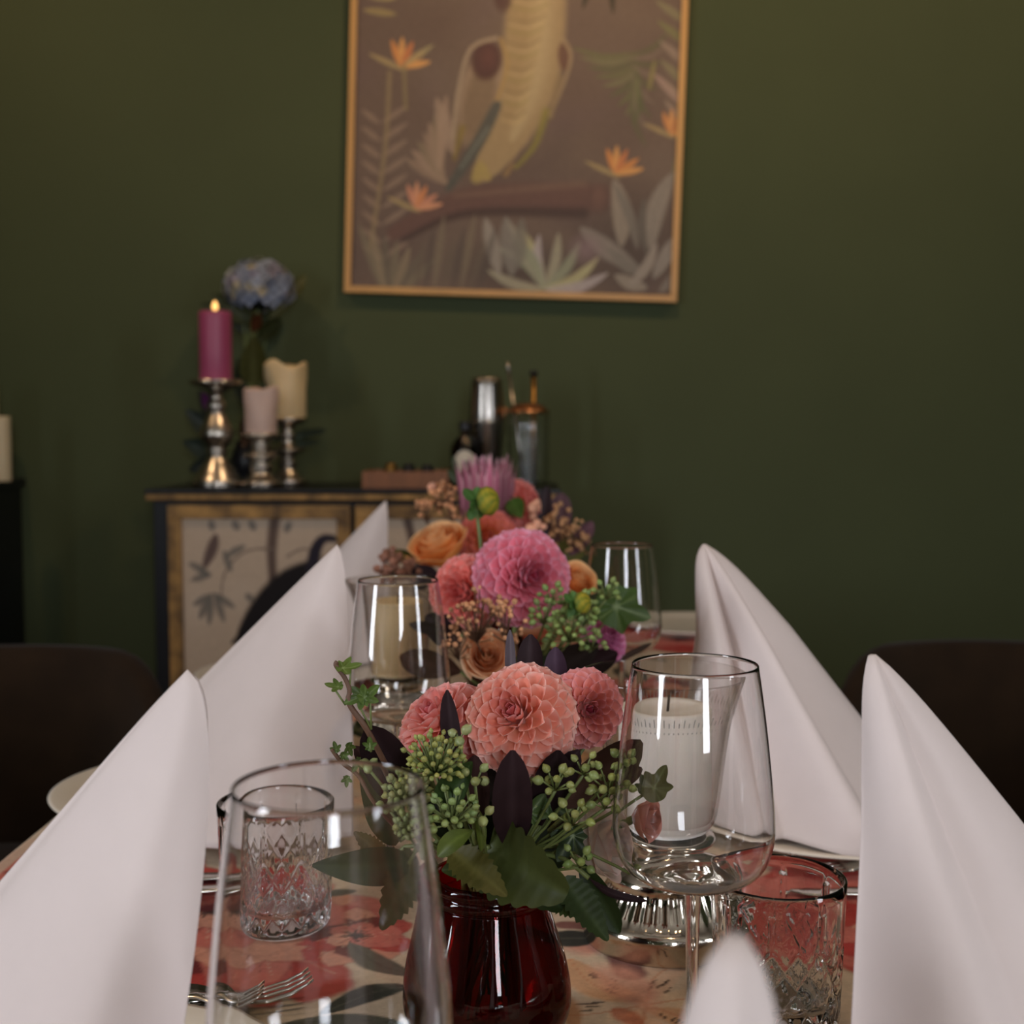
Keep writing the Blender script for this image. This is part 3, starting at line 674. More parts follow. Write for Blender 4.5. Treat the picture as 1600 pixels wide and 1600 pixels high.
def rose(label, c, R, axis, pal, foot, n=22, seed=0, group=None, open_=1.0):
    rs = np.random.RandomState(seed+9); A, a, b = frame_for(axis); t = thing('rose', label, 'flower', foot, 0, group); loc = np.asarray(foot, float); c = np.asarray(c, float)
    c0, c1, ce = (np.array(lin(x)) for x in pal)
    for i in range(n):
        q = (i+.5)/n; rho = R*(.10+.86*q**.85); top = R*(.60-.38*q*open_); bot = -R*.75; half = math.radians(105-50*q); th0 = i*2.39996+rs.uniform(-.2, .2); v = []; f = []; cc = []; nx, ny = 13, 9; ph = rs.rand()*6
        for j in range(ny):
            u = j/(ny-1)
            for k in range(nx):
                e = -1+2*k/(nx-1); az = th0+half*e*(.55+.45*u)
                cu = max(0, (u-.7)/.3)**2*q*.75
                r = rho*(.30+.70*math.sin(PI*.5*min(1, u*1.15))**.8)*(1+.06*e*e)+rho*.30*cu*open_+R*.02*math.sin(e*6+ph)*u*q
                z = bot+(top-bot)*u-R*(.24*abs(e)**2.6*u+.16*cu*open_)+R*.025*math.sin(e*5+ph)*u
                p = c+(a*math.cos(az)+b*math.sin(az))*r+A*z; v.append(p-loc)
                g = c0*(1-u)+c1*u; w_ = max(0, (u-.8)/.2); cc.append((g*(1-w_)+ce*w_)*(.92+.08*q)*(.90+.10*u))
        for j in range(ny-1):
            for k in range(nx-1): f.append((j*nx+k, j*nx+k+1, (j+1)*nx+k+1, (j+1)*nx+k))
        link('petal', newmesh('petal', v, f, M_petal, True, np.array(cc)), t)
    stem_part(t, c-A*R*.6, foot, .0026); return t

# leaves ---------------------------------------------------------------
VIEW = V(0, -1, 0)
def leaf_part(t, p, q, w, col, kind='lance', roll=0., bend=.0, name='leaf', m=None, twist=0, fold=.12, col2=None, N=None):
    p = np.asarray(p, float); q = np.asarray(q, float); loc = np.array(t.location); ax = q-p; L = np.linalg.norm(ax); d = ax/L
    vdir = nrm(CP-(p+q)/2); sd = nrm(np.cross(d, vdir)); nn = np.cross(sd, d)
    N = N or {'lance': 12, 'ovate': 14, 'serr': 40, 'scal': 40}.get(kind, 14); K = 7; v = []; f = []; c = []
    c1 = np.array(lin(col))*(V(1.04, .92, .64) if m is None else 1); c2 = np.array(lin(col2)) if col2 else np.minimum(c1*1.6+.01, 1)
    for j in range(N+1):
        s = j/N
        if kind == 'lance': ww = (.12+.88*math.sin(PI*.5*s/.5)) if s < .5 else max(.03, 1-((s-.5)/.5)**2.6)**.6
        elif kind == 'thin': ww = math.sin(PI*(.04+.94*s)**.85)**.75
        elif kind == 'ovate': ww = math.sin(PI*(.03+.95*s)**.7)**.8
        elif kind == 'serr': ww = math.sin(PI*(.03+.95*s)**.72)**.8*(1+.30*((s*10) % 1-.5))
        else: ww = math.sin(PI*(.05+.90*s)**.62)**.62*(1+.15*abs(math.sin(s*PI*7))-.07)
        rl = roll+twist*(s-.5); s2 = sd*math.cos(rl)+nn*math.sin(rl); n2 = -sd*math.sin(rl)+nn*math.cos(rl)
        cen = p+ax*s+n2*bend*L*math.sin(PI*s)
        for k in range(K):
            e = -1+2*k/(K-1); jag = 1.0 if abs(e) > .9 else (1 if kind in ('lance', 'ovate') else .97)
            v.append(cen+s2*(w*.5*ww*e*jag)+n2*(fold*w*ww*(abs(e)**1.3-.3))-loc)
            rib = 1-min(1, abs(e)*4) if k != K//2 else 1.
            vein = .25*max(0, math.sin((s*9-abs(e)*1.1)*2*PI))**8*(abs(e) < .95); c.append(c1*(1-.5*max(rib, vein))+c2*.5*max(rib, vein))
    for j in range(N):
        for k in range(K-1): f.append((j*K+k, j*K+k+1, (j+1)*K+k+1, (j+1)*K+k))
    return link(name, newmesh(name, v, f, m or M_leaf, True, np.array(c)), t)
def ivy_leaf(t, c, size, nrmv, up, col, col2='#9fb07a', name='leaf', cup=.15, fill=.38, m=None):
    c = np.asarray(c, float); loc = np.array(t.location); n = nrm(nrmv); u = nrm(np.asarray(up, float)-n*np.dot(up, n)); s = np.cross(u, n)
    K = 60; R = 4; v = [c-u*size*.25-loc]; col1 = np.array(lin(col))*V(1.12, 1.04, .78); c2 = np.array(lin(col2)); cols = [c1v for c1v in [c2*.6+col1*.4]]; f = []
    def rad(th):
        r = 0
        for a, rr, sh in ((0, 1.0, 3.4), (1.05, .78, 4.5), (-1.05, .78, 4.5), (2.1, .5, 5), (-2.1, .5, 5)):
            dd = (th-a+PI) % (2*PI)-PI; r = max(r, rr*(1-.75*min(1, abs(dd)/.72)**1.25))
        return max(r, fill)
    for ring in range(1, R+1):
        for k in range(K):
            th = 2*PI*k/K; r = rad(th)*size*.62*ring/R; x = math.sin(th)*r; y = math.cos(th)*r-size*.25*(1)
            z = cup*size*((r/size)**2)*1.6-.03*size*math.cos(th*5)*ring/R
            v.append(c+s*x+u*y+n*z-loc)
            vein = max(0, math.cos(th*6/1.05*1.0))**14*(.5 if abs((th+PI) % (2*PI)-PI) < 2.4 else 0)*(1-.5*ring/R); cols.append(col1*(1-vein)+c2*vein)
    for k in range(K): f.append((0, 1+k, 1+(k+1) % K))
    for ring in range(R-1):
        for k in range(K): a = 1+ring*K; f.append((a+k, a+K+k, a+K+(k+1) % K, a+(k+1) % K))
    return link(name, newmesh(name, v, f, m or M_leaf, True, np.array(cols)), t)
sv, sf = lathe([(0, -1.1)]+[(math.sin(PI*k/6)*1.0, -math.cos(PI*k/6)*1.1) for k in range(1, 6)]+[(.3, 1.12), (.18, 1.32), (0, 1.34)], 10)
BERRY = newmesh('berry', sv, sf, M_berry)
sv, sf = lathe([(0, -1)]+[(math.sin(PI*k/4), -math.cos(PI*k/4)) for k in range(1, 4)]+[(0, 1)], 7)
BUDM = newmesh('blossom', sv, sf, M_tan)
def berry(t, p, r, d, col):
    loc = np.array(t.location); A, a, b = frame_for(d); o = bpy.data.objects.new('berry', BERRY); COL.objects.link(o); o.parent = t
    o.matrix_basis = mat4(a, b, A, np.asarray(p)-loc, r); o.color = (*col, 1)
def berry_sprig(label, foot, clusters, r=.0024, seed=0, name='berry_sprig', tone=(1, 1, 1), group=None):
    """clusters: (centre, spread, count)"""
    rs = np.random.RandomState(seed+21); t = thing(name, label, 'berry sprig', foot, 0, group); b = MB(); loc = np.asarray(foot, float)
    for (c, R, n) in clusters:
        c = np.asarray(c, float); core = c+V(0, .3*R, -.5*R); b.tube(stempath(loc, core), .0009, 6)
        for i in range(n):
            k = (i+.5)/n; z = 1-1.55*k; th = i*2.39996; d = nrm(V(math.cos(th)*math.sqrt(max(0, 1-z*z)), math.sin(th)*math.sqrt(max(0, 1-z*z))-.2, z*.9))
            e = c+d*R*rs.uniform(.72, 1.05); b.tube([core, e-d*r], .00055, 5)
            g = rs.uniform(.75, 1.2); berry(t, e, r*rs.uniform(.8, 1.15), d, (g*tone[0]*rs.uniform(.92, 1.1), g*tone[1], g*tone[2]*rs.uniform(.8, 1.05)))
    b.build('stem', M_stem, t, off=loc); return t
def blossom_sprig(label, foot, spots, seed=0, r=.0022, tone=(1, 1, 1), cat='flower', name='dried_sprig', group=None):
    rs = np.random.RandomState(seed+5); t = thing(name, label, cat, foot, 0, group); loc = np.asarray(foot, float); b = MB()
    for (c, R, n) in spots:
        c = np.asarray(c, float); core = c-V(0, 0, R*.9); b.tube(stempath(loc, core), .0009, 5)
        for i in range(n):
            d = nrm(rs.normal(size=3)+V(0, -.2, .5)); e = c+d*R*rs.uniform(.4, 1.05); b.tube([core, e], .0004, 4); g = rs.uniform(.75, 1.25)
            k = 5
            for q in range(k):
                o = None
            A, a, b2 = frame_for(d); o = bpy.data.objects.new('blossom', BUDM); COL.objects.link(o); o.parent = t; rr = r*rs.uniform(.7, 1.3); o.matrix_basis = mat4(a, b2, A, e-loc, rr); o.color = (g*tone[0], g*tone[1], g*tone[2], 1)
    b.build('stem', M_twig, t, off=loc); return t

# ------------------------------------------------------------------ vases
def vase(label, X, Y, s=1.0):
    t = thing('ruby_vase', label, 'vase', (X, Y, TZ+.0004), 0, 'ruby glass vases')
    out = smoothprof([(.026, .0), (.034, .002), (.040, .010), (.0465, .024), (.0473, .037), (.0448, .052), (.0402, .067), (.036, .080), (.0335, .090)], 40)
    rim = [(.0335, .090), (.0352, .0915), (.0362, .094), (.0352, .0965), (.034, .0975), (.0352, .099), (.036, .101), (.035, .1035), (.033, .1045), (.0312, .104)]
    out = [(r*s, z*s) for r, z in out]; rim = [(r*s, z*s) for r, z in rim]
    inn = [(max(r-.0028*s, 0), z+.001*s) for r, z in out[::-1]]
    v, f = lathe([(0, .0005)]+out+rim+[(rim[-1][0]-.0004, .1*s)]+inn+[(0, .004*s)], 72)
    link('vase_body', newmesh('vase_body', v, f, M_red), t)
    lobj('water', [(0, .006*s)]+[(max(r-.0036*s, 0), max(z, .006*s)) for r, z in out if z < .062*s]+[(0, .062*s)], M_water, t, 40)
    return t, V(X, Y, TZ+.09*s)
X, Y, _ = P(765, 1300, .74); _, F1 = vase('ruby glass vase in front holding the coral dahlias', X, Y)
X, Y, _ = P(800, 1000, 1.22); _, F2 = vase('ruby glass vase behind, holding the large pink dahlia', X, Y, 1.0)
X, Y, _ = P(775, 1000, 1.78); _, F3 = vase('ruby glass vase farthest back, holding the protea', X, Y, 1.0)
FEET += [F1, F2, F3]
def ft(F, k=0, dz=0):
    a = k*2.4; return F+V(.019*math.cos(a), .019*math.sin(a), -.066+dz)
def dirn(x, y, z): return nrm(V(x, y, z))        # x right, y away, z up

CORAL = ('#f2a680', '#f59c8c', '#ffd8cc', '#c46a82')
CORAL2 = ('#f2a288', '#f49a92', '#fdcfc8', '#cc6a84')
ROSEPINK = ('#f2a288', '#f29a92', '#f8bcc0', '#ac4a80')
PINK = ('#f28c98', '#f48ca0', '#fac0d6', '#b84a6c')
CORALD = ('#f28878', '#f48a82', '#fcbcb4', '#c45e62')
MAG = ('#d070a0', '#dc7cac', '#ecb0d0', '#9a3c78')
ORANGE = ('#ffa650', '#ffb468', '#ffd29c')
ORANGE2 = ('#ffb070', '#ffc490', '#ffdcb8')
BLUSH = ('#dcd8c0', '#ecdcd2', '#eed2c8')

# ---- front bouquet
dahlia('large coral dahlia in front centre, petals crisp and rounded', P(806, 1116, .715), .0335, dirn(-.34, -.82, .5), CORAL, ft(F1, 0), n=135, seed=1)
dahlia('coral dahlia turned left, beside the large front one', P(684, 1122, .752), .031, dirn(-.55, -.35, .72), CORAL2, ft(F1, 1), n=100, seed=2, wid=.98)
dahlia('rosy dahlia with magenta eye, right of the large front one', P(918, 1108, .765), .0255, dirn(.25, -.9, .12), ROSEPINK, ft(F1, 2), n=125, seed=3, wid=.75)
DK = '#2c1d20'; DK2 = '#402a28'; DK3 = '#4a3228'
def sprig(name, label, foot, leaves, cat='foliage', m=None, group=None, stemr=.0014, stemm=None):
    t = thing(name, label, cat, foot, 0, group); b = MB(); loc = np.asarray(foot, float)
    for L in leaves:
        p, q, w, col, kind, kw = L; p = P(*p); q = P(*q); wm = w/FPX*((p+q)/2-CP)[1]
        leaf_part(t, p, q, wm, col, kind, m=m, **kw); b.tube(stempath(loc, p), stemr, 6)
    b.build('stem', stemm or M_stem, t, off=loc); return t
D = .74
sprig('burgundy_leaf_sprig', 'pair of dark burgundy leaves left of the front coral dahlias', ft(F1, 3), [
    ((648, 1268, D), (574, 1134, D-.03), 74, DK, 'lance', dict(roll=.1)), ((628, 1240, D+.01), (554, 1166, D), 36, DK2, 'lance', dict(roll=.3))], m=M_leafdark)
sprig('burgundy_leaf_sprig', 'upright dark burgundy leaves between and below the front coral dahlias', ft(F1, 4), [
    ((712, 1215, D-.02), (699, 1078, D-.025), 34, DK, 'lance', dict(roll=.35, twist=.6)), ((800, 1335, D-.03), (801, 1172, D-.062), 64, DK, 'lance', dict(roll=0, bend=.06)),
    ((845, 1290, D-.01), (872, 1172, D-.045), 62, DK, 'lance', dict(roll=-.3)), ((742, 1300, D-.005), (742, 1180, D-.02), 50, DK2, 'lance', dict(roll=.2)), ((660, 1180, D-.02), (700, 1150, D-.035), 22, DK, 'lance', dict())], m=M_leafdark)
sprig('burgundy_leaf_sprig', 'broad brown-burgundy leaves at right under the rosy dahlia', ft(F1, 5), [
    ((858, 1262, D), (1000, 1158, D-.0), 70, DK3, 'lance', dict(roll=-.35, bend=.1)), ((842, 1278, D-.02), (905, 1172, D-.04), 46, DK, 'lance', dict(roll=.2)), ((915, 1240, D+.02), (1000, 1200, D+.03), 36, DK2, 'lance', dict(roll=.4))], m=M_leafdark)
sprig('burgundy_leaf_sprig', 'dark leaf tips standing up behind the large front dahlia', ft(F1, 6), [
    ((800, 1110, D+.05), (797, 984, D+.05), 20, '#5a4f55', 'lance', dict(roll=.5)), ((826, 1100, D+.06), (829, 991, D+.06), 42, DK, 'lance', dict()), ((868, 1110, D+.07), (868, 1011, D+.07), 38, '#463342', 'lance', dict()), ((935, 1130, D+.05), (930, 1058, D+.05), 22, DK, 'lance', dict())], m=M_leafdark)
sprig('burgundy_leaf_sprig', 'narrow curved burgundy leaf before the silver lantern foot', ft(F1, 7), [
    ((920, 1372, D-.03), (1012, 1408, D-.02), 15, DK, 'lance', dict(bend=-.18, roll=.5))], m=M_leafdark)
G1, G2, G3, G4 = '#3b4c26', '#52632e', '#2a3c22', '#5e6136'
sprig('green_leaf_sprig', 'broad green leaf with scalloped edge over the ruby vase mouth', ft(F1, 8), [
    ((762, 1322, D-.03), (886, 1398, D-.055), 118, '#455230', 'scal', dict(roll=-.25, bend=.14, fold=.2)), ((775, 1345, D-.02), (880, 1420, D-.03), 70, G3, 'scal', dict(roll=.3))])
sprig('green_leaf_sprig', 'olive saw-edged leaf hanging over the ruby vase rim', ft(F1, 9), [
    ((706, 1330, D-.04), (792, 1400, D-.06), 62, '#575830', 'serr', dict(roll=.15, bend=.06))])
sprig('green_leaf_sprig', 'glossy pointed leaves between the yellow-green berry heads', ft(F1, 10), [
    ((690, 1262, D-.05), (738, 1190, D-.06), 52, '#324a2a', 'ovate', dict(roll=.3, fold=.25)), ((735, 1250, D-.045), (752, 1330, D-.05), 22, G2, 'lance', dict(roll=.7, bend=.12)), ((738, 1298, D-.05), (684, 1338, D-.055), 34, '#5d7038', 'lance', dict(bend=.18, roll=-.4)), ((745, 1350, D-.03), (690, 1360, D-.03), 40, G1, 'ovate', dict())])
sprig('green_leaf_sprig', 'large dark green leaves reaching left behind the blurred glass', ft(F1, 11), [
    ((655, 1348, D-.01), (486, 1352, D-.03), 62, '#33432c', 'ovate', dict(bend=.1, roll=.2)), ((668, 1330, D-.0), (600, 1452, D-.04), 78, '#3f4b30', 'serr', dict(roll=.2)), ((640, 1312, D+.03), (566, 1196, D+.02), 78, '#3c4f2c', 'ovate', dict(roll=-.2)), ((615, 1345, D+.02), (556, 1300, D+.02), 36, '#5a5233', 'serr', dict())])
sprig('green_leaf_sprig', 'saw-edged green leaves drooping right of the ruby vase', ft(F1, 12), [
    ((880, 1372, D-.03), (950, 1470, D-.045), 56, '#34462a', 'serr', dict(roll=.25)), ((905, 1345, D-.01), (968, 1458, D-.02), 44, G3, 'lance', dict(roll=-.3)), ((862, 1385, D-.02), (915, 1432, D-.03), 56, G1, 'serr', dict())])
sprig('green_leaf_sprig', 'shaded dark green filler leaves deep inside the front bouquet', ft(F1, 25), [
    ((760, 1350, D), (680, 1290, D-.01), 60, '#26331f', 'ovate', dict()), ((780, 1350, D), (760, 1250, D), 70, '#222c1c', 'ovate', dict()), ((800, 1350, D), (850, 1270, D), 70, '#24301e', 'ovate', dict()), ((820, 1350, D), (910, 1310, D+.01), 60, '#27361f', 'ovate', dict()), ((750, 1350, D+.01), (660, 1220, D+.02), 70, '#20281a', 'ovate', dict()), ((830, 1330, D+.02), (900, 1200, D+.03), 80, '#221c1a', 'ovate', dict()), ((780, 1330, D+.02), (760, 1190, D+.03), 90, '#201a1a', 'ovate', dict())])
t = thing('ivy_sprig', 'dark ivy leaves right of centre below the green berries', 'foliage', ft(F1, 13))
for (px, py, s, c, d, up) in ((885, 1322, 66, '#2a3d28', D-.02, (-.4, 0, -.6)), (838, 1258, 54, '#42582f', D-.03, (.5, 0, .6)), (868, 1262, 46, '#3d5230', D-.025, (.5, 0, -.3))):
    ivy_leaf(t, P(px, py, d), s/FPX*d*1.15, dirn(.1, -1, .2), V(*up), c); stem_part(t, ft(F1, 13), P(px, py, d), .0009)
t = thing('ivy_sprig', 'curling ivy twig with small green leaves at upper left of the front bouquet', 'foliage', ft(F1, 14))
tw = [P(*p) for p in ((650, 1290, D), (600, 1190, D-.02), (572, 1138, D-.03), (546, 1100, D-.03), (546, 1078, D-.03), (538, 1058, D-.03), (525, 1040, D-.03), (527, 1034, D-.03))]
b = MB(); b.tube(spline(tw, 40), [.0017]*20+[.0014]*20, 8); b.build('stem', M_twig, t, off=np.array(t.location))
for (px, py, s, c, up, nv, st) in ((548, 1044, 42, '#5a7038', (1, 0, .15), (.1, -.5, .8), (546, 1078)), (520, 1073, 30, '#5a7038', (-1, 0, 0), (0, -.6, .8), (540, 1102)), (556, 1092, 42, '#4c6434', (-.8, 0, -.4), (-.2, -1, .3), (580, 1140)), (578, 1082, 40, '#567038', (.7, 0, .6), (.4, -1, .2), (580, 1140)), (578, 1160, 24, '#4f6a35', (0, 0, 1), (0, -1, .1), (580, 1175))):
    p = P(px, py, D-.03); ivy_leaf(t, p, s/FPX*D*1.1, V(*nv), V(*up), c, cup=.4); stem_part(t, p, P(*st, D-.03), .0006, name='leaf_stalk')
t = thing('ivy_sprig', 'thin ivy twig with tiny young leaves at far left of the front bouquet', 'foliage', ft(F1, 15))
tw = [P(*p) for p in ((640, 1300, D), (590, 1256, D-.02), (562, 1212, D-.02), (535, 1192, D-.02), (518, 1170, D-.02))]
b = MB(); b.tube(spline(tw, 24), .0012, 7); b.build('stem', M_twig, t, off=np.array(t.location))
for (px, py, s, up, nv) in ((524, 1166, 20, (-.3, 0, 1), (0, -1, .3)), (546, 1172, 24, (.3, 0, -1), (.7, -.7, 0)), (540, 1184, 20, (.6, 0, -.8), (0, -1, .5)), (558, 1196, 26, (-.5, 0, -.8), (.1, -1, 0)), (543, 1222, 20, (0, 0, -1), (0, -1, .2))):
    ivy_leaf(t, P(px, py, D-.02), s/FPX*D*1.1, V(*nv), V(*up), '#546c3a', cup=.3)
t = thing('ivy_sprig', 'olive ivy leaf seen through the sharp wine glass', 'foliage', ft(F1, 16))
ivy_leaf(t, P(1028, 1216, D+.02), 62/FPX*D*1.1, dirn(.2, -1, .1), V(.45, 0, .8), '#5c6038', fill=.55); ivy_leaf(t, P(1002, 1222, D+.03), 40/FPX*D, dirn(-.3, -1, 0), V(-.2, 0, .9), '#46583a', fill=.5)
stem_part(t, ft(F1, 16), P(1005, 1240, D+.02), .001)
rose('pale blush rose half hidden right of the front bouquet', P(945, 1318, D+.03), .024, dirn(.8, -.35, .25), BLUSH, ft(F1, 17), n=14, seed=3)
rose('small peach rose bud seen through the sharp wine glass', P(1010, 1280, D+.04), .014, dirn(.75, -.5, .1), ('#e0a488', '#e2a090', '#dc9488'), ft(F1, 18), n=10, seed=4)
berry_sprig('yellow-green ivy flower head below the left coral dahlia', ft(F1, 19), [(P(680, 1190, D-.055), .0175, 74)], r=.0016, seed=1, tone=(1.1, 1.02, .72))
berry_sprig('green ivy berry head above the ruby vase, left of the dark leaves', ft(F1, 20), [(P(706, 1270, D-.06), .0145, 34)], r=.0019, seed=2, tone=(.85, 1.0, .85))
berry_sprig('ivy berry head behind the rim of the blurred wine glass', ft(F1, 21), [(P(640, 1238, D-.03), .013, 40), (P(652, 1290, D-.03), .010, 24), (P(620, 1258, D-.02), .008, 9)], r=.002, seed=3)
berry_sprig('few single green berries on yellowish stalks beside the upright dark leaf', ft(F1, 22), [(P(742, 1216, D-.06), .008, 4), (P(754, 1276, D-.06), .006, 3), (P(718, 1150, D-.06), .006, 3), (P(578, 1196, D-.03), .004, 3)], r=.0027, seed=4)
berry_sprig('loose green berry sprig on the right, under the brown leaves', ft(F1, 23), [(P(868, 1222, D-.05), .011, 9), (P(912, 1200, D-.05), .009, 6), (P(952, 1222, D-.045), .013, 10), (P(976, 1190, D-.04), .008, 5), (P(895, 1276, D-.05), .012, 8), (P(945, 1252, D-.045), .010, 6)], r=.0024, seed=5, tone=(1., 1.02, .8))
berry_sprig('low green berries at right just above the drooping leaves', ft(F1, 24), [(P(905, 1345, D-.04), .009, 6), (P(985, 1362, D-.02), .003, 1)], r=.0023, seed=6, tone=(.8, .95, .75))

# ---- middle bouquet
D2 = 1.2
dahlia('largest pink dahlia in the middle bouquet', P(826, 901, D2-.05), .0475, dirn(.42, -.85, .18), PINK, ft(F2, 0), n=125, seed=5, wid=.95)
dahlia('coral-pink dahlia turned left behind the large pink one', P(722, 925, D2), .0385, dirn(-.5, -.75, .1), CORALD, ft(F2, 1), n=105, seed=6)
dahlia('small magenta dahlia low at right in the middle bouquet', P(950, 996, D2-.02), .024, dirn(.5, -.5, .5), MAG, ft(F2, 2), n=110, seed=7)
rose('apricot rose just above the large front dahlia', P(762, 1024, D2-.09), .0215, dirn(.1, -.9, .4), ORANGE2, ft(F2, 3), seed=7)
rose('orange rose peeking out right of the large pink dahlia', P(905, 905, D2+.1), .02, dirn(.4, -.6, .6), ORANGE, ft(F2, 4), seed=8)
sprig('burgundy_leaf_sprig', 'dark leaves at left of the middle bouquet behind the wine glass', ft(F2, 5), [
    ((725, 1010, D2), (668, 962, D2), 46, DK, 'lance', dict()), ((720, 1050, D2), (625, 1025, D2-.02), 52, DK3, 'lance', dict(roll=.4)), ((720, 990, D2), (640, 975, D2-.02), 22, DK, 'lance', dict(roll=.3))], m=M_leafdark)
sprig('burgundy_leaf_sprig', 'dark leaves at right under the magenta dahlia', ft(F2, 6), [
    ((860, 1060, D2-.05), (935, 1005, D2-.08), 60, '#2c2422', 'ovate', dict()), ((880, 1060, D2-.04), (965, 1020, D2-.06), 40, DK, 'lance', dict()), ((820, 1060, D2-.05), (880, 1020, D2-.06), 44, '#2c3322', 'lance', dict()), ((950, 1040, D2), (1018, 1005, D2), 10, '#3a2a20', 'lance', dict())], m=M_leafdark)
sprig('green_leaf_sprig', 'large plain green leaf before the farther wine glass', ft(F2, 7), [
    ((900, 975, D2-.03), (960, 950, D2-.03), 18, '#3a5230', 'thin', dict(roll=.1))])
t = thing('ivy_sprig', 'plain three-pointed leaf overlapping the farther wine glass', 'foliage', ft(F2, 12)); ivy_leaf(t, P(985, 955, D2-.05), 88/FPX*D2, dirn(0, -1, .25), V(.75, 0, -.25), '#3d5628', cup=.05, fill=.6); stem_part(t, ft(F2, 12), P(965, 955, D2-.045), .001)
berry_sprig('dense green berry sprig right of the large pink dahlia', ft(F2, 8), [(P(850, 962, D2-.1), .015, 14), (P(890, 985, D2-.1), .022, 34), (P(905, 952, D2-.09), .018, 22), (P(948, 925, D2-.08), .014, 9), (P(862, 932, D2-.09), .013, 9), (P(925, 1005, D2-.08), .014, 10)], r=.0026, seed=7, tone=(.85, 1.05, .8))
blossom_sprig('tiny tan dried blossoms under the large pink dahlia', ft(F2, 9), [(P(745, 962, D2-.11), .026, 44), (P(790, 968, D2-.11), .022, 30), (P(715, 1000, D2-.1), .018, 20), (P(810, 1010, D2-.08), .012, 10)], seed=2, tone=(1.05, 1.0, .95))
def bud(label, c, foot, R=.011):
    t = thing('dahlia_bud', label, 'flower bud', foot, 0); loc = np.asarray(foot, float); c = np.asarray(c, float); A, a, b = frame_for(dirn(.9, -.3, .15))
    v, f = lathe([(0, -R*.9)]+[(math.sin(PI*k/8)*R*1.1, -math.cos(PI*k/8)*R*.8) for k in range(1, 8)]+[(0, R*.75)], 56, lambda th, z, r: -.09*r*abs(math.sin((th+z/R*.9)*3.5)))
    M = mat4(a, b, A, c-loc); cc = []
    for p in v:
        th = math.atan2(p[1], p[0])+p[2]/R*.9; g = .5+.5*math.sin(th*7); top = min(1, max(0, p[2]/R+.75)); cc.append((np.array(lin('#7c8c30'))*(1-g)+np.array(lin('#c8b23c'))*g)*top+np.array(lin('#3f6a34'))*(1-top))
    o = link('bud_head', newmesh('bud_head', v, f, M_petal, True, np.array(cc)), t, M=M)
    for k in range(6):
        th = k*PI/3; d = a*math.cos(th)+b*math.sin(th); leaf_part(t, c-A*R*.8, c-A*R*.9+d*R*1.3-A*R*.5*(k % 2), R*.8, '#4f7a48', 'lance', roll=.4, name='sepal')
    stem_part(t, c-A*R*.9, foot, .0018, bend=V(-.004, 0, .02))
bud('yellow-green dahlia bud nodding before the protea', P(762, 783, D2+.02), ft(F2, 10), .0135)
bud('green dahlia bud above the dense green berries', P(910, 942, D2-.12), ft(F2, 11), .009)

# ---- far bouquet
D3 = 1.76
def protea(label, c, foot, R, H):
    t = thing('protea', label, 'flower', foot, 0); loc = np.asarray(foot, float); c = np.asarray(c, float)
    wf = lambda u: (.55+.45*math.sin(PI*.5*min(1, u*2))) if u < .6 else max(.06, 1-((u-.6)/.4)**1.7)
    pm = petal_mesh('bract', 1, .2, .35, -.02, c0='#7c5058', c1='#d87c94', ce='#f0c8c8', wfun=wf, nx=5, ny=8)
    for ring, n, rr, hh, ph in ((0, 22, 1., .94, 3), (1, 20, .86, 1.0, 1), (2, 16, .66, .98, -2)):
        for k in range(n):
            th = 2*PI*(k+.5*ring)/n; rh = V(math.cos(th), math.sin(th), 0); p = math.radians(ph+random.uniform(-3, 3)); d = V(0, 0, 1)*math.cos(p)+rh*math.sin(p); nn = V(0, 0, 1)*math.sin(p)-rh*math.cos(p)
            o = bpy.data.objects.new('bract', pm); COL.objects.link(o); o.parent = t; g = random.uniform(.55, 1.15); hl = H*hh*random.uniform(.94, 1.04)
            o.matrix_basis = mat4(np.cross(d, nn), d, nn, c+rh*R*rr*.85-V(0, 0, H*.5)-loc, hl, hl*.8); o.color = (g, g*random.uniform(.85, 1), g, 1)
    v, f = lathe([(0, -H*.6), (R*.5, -H*.55), (R*.88, -H*.45), (R*.8, -.1*H), (R*.5, .2*H), (0, .28*H)], 24)
    link('flower_core', newmesh('flower_core', v, f, M_stem), t, tuple(c-loc), color=(1.3, .6, .8))
    stem_part(t, c-V(0, 0, H*.5), foot, .004)
protea('tall pink protea at the top of the far bouquet', P(760, 768, D3), ft(F3, 0), .041, .098)
dahlia('coral red dahlia right of the protea', P(822, 782, D3+.02), .037, dirn(.75, -.3, .35), CORALD, ft(F3, 1), n=105, seed=9)
dahlia('salmon dahlia with orange heart under the protea', P(760, 838, D3-.05), .045, dirn(-.1, -.85, .4), ('#e8954c', '#e0766e', '#e58a86', '#e0a040'), ft(F3, 2), n=105, seed=10)
rose('bright orange rose at the left of the far bouquet', P(684, 848, D3-.08), .040, dirn(-.28, -.45, .85), ORANGE, ft(F3, 3), n=20, seed=11)
blossom_sprig('pale pink waxflowers right of the protea', ft(F3, 4), [(P(832, 800, D3-.03), .014, 6), (P(840, 828, D3-.05), .012, 7), (P(678, 757, D3), .006, 2)], seed=4, r=.0065, tone=(1.25, 1.15, 1.4))
blossom_sprig('tan dried sprig left of the protea', ft(F3, 5), [(P(690, 772, D3), .022, 22), (P(668, 795, D3), .02, 20), (P(705, 800, D3), .018, 16), (P(655, 790, D3), .01, 6)], seed=5, r=.0034, tone=(1, .9, .8))
blossom_sprig('tan dried sprig right of the far bouquet', ft(F3, 6), [(P(870, 812, D3), .022, 18), (P(895, 838, D3), .024, 24), (P(912, 850, D3), .016, 12), (P(868, 840, D3), .02, 14)], seed=6, r=.0034, tone=(.8, .8, .7))
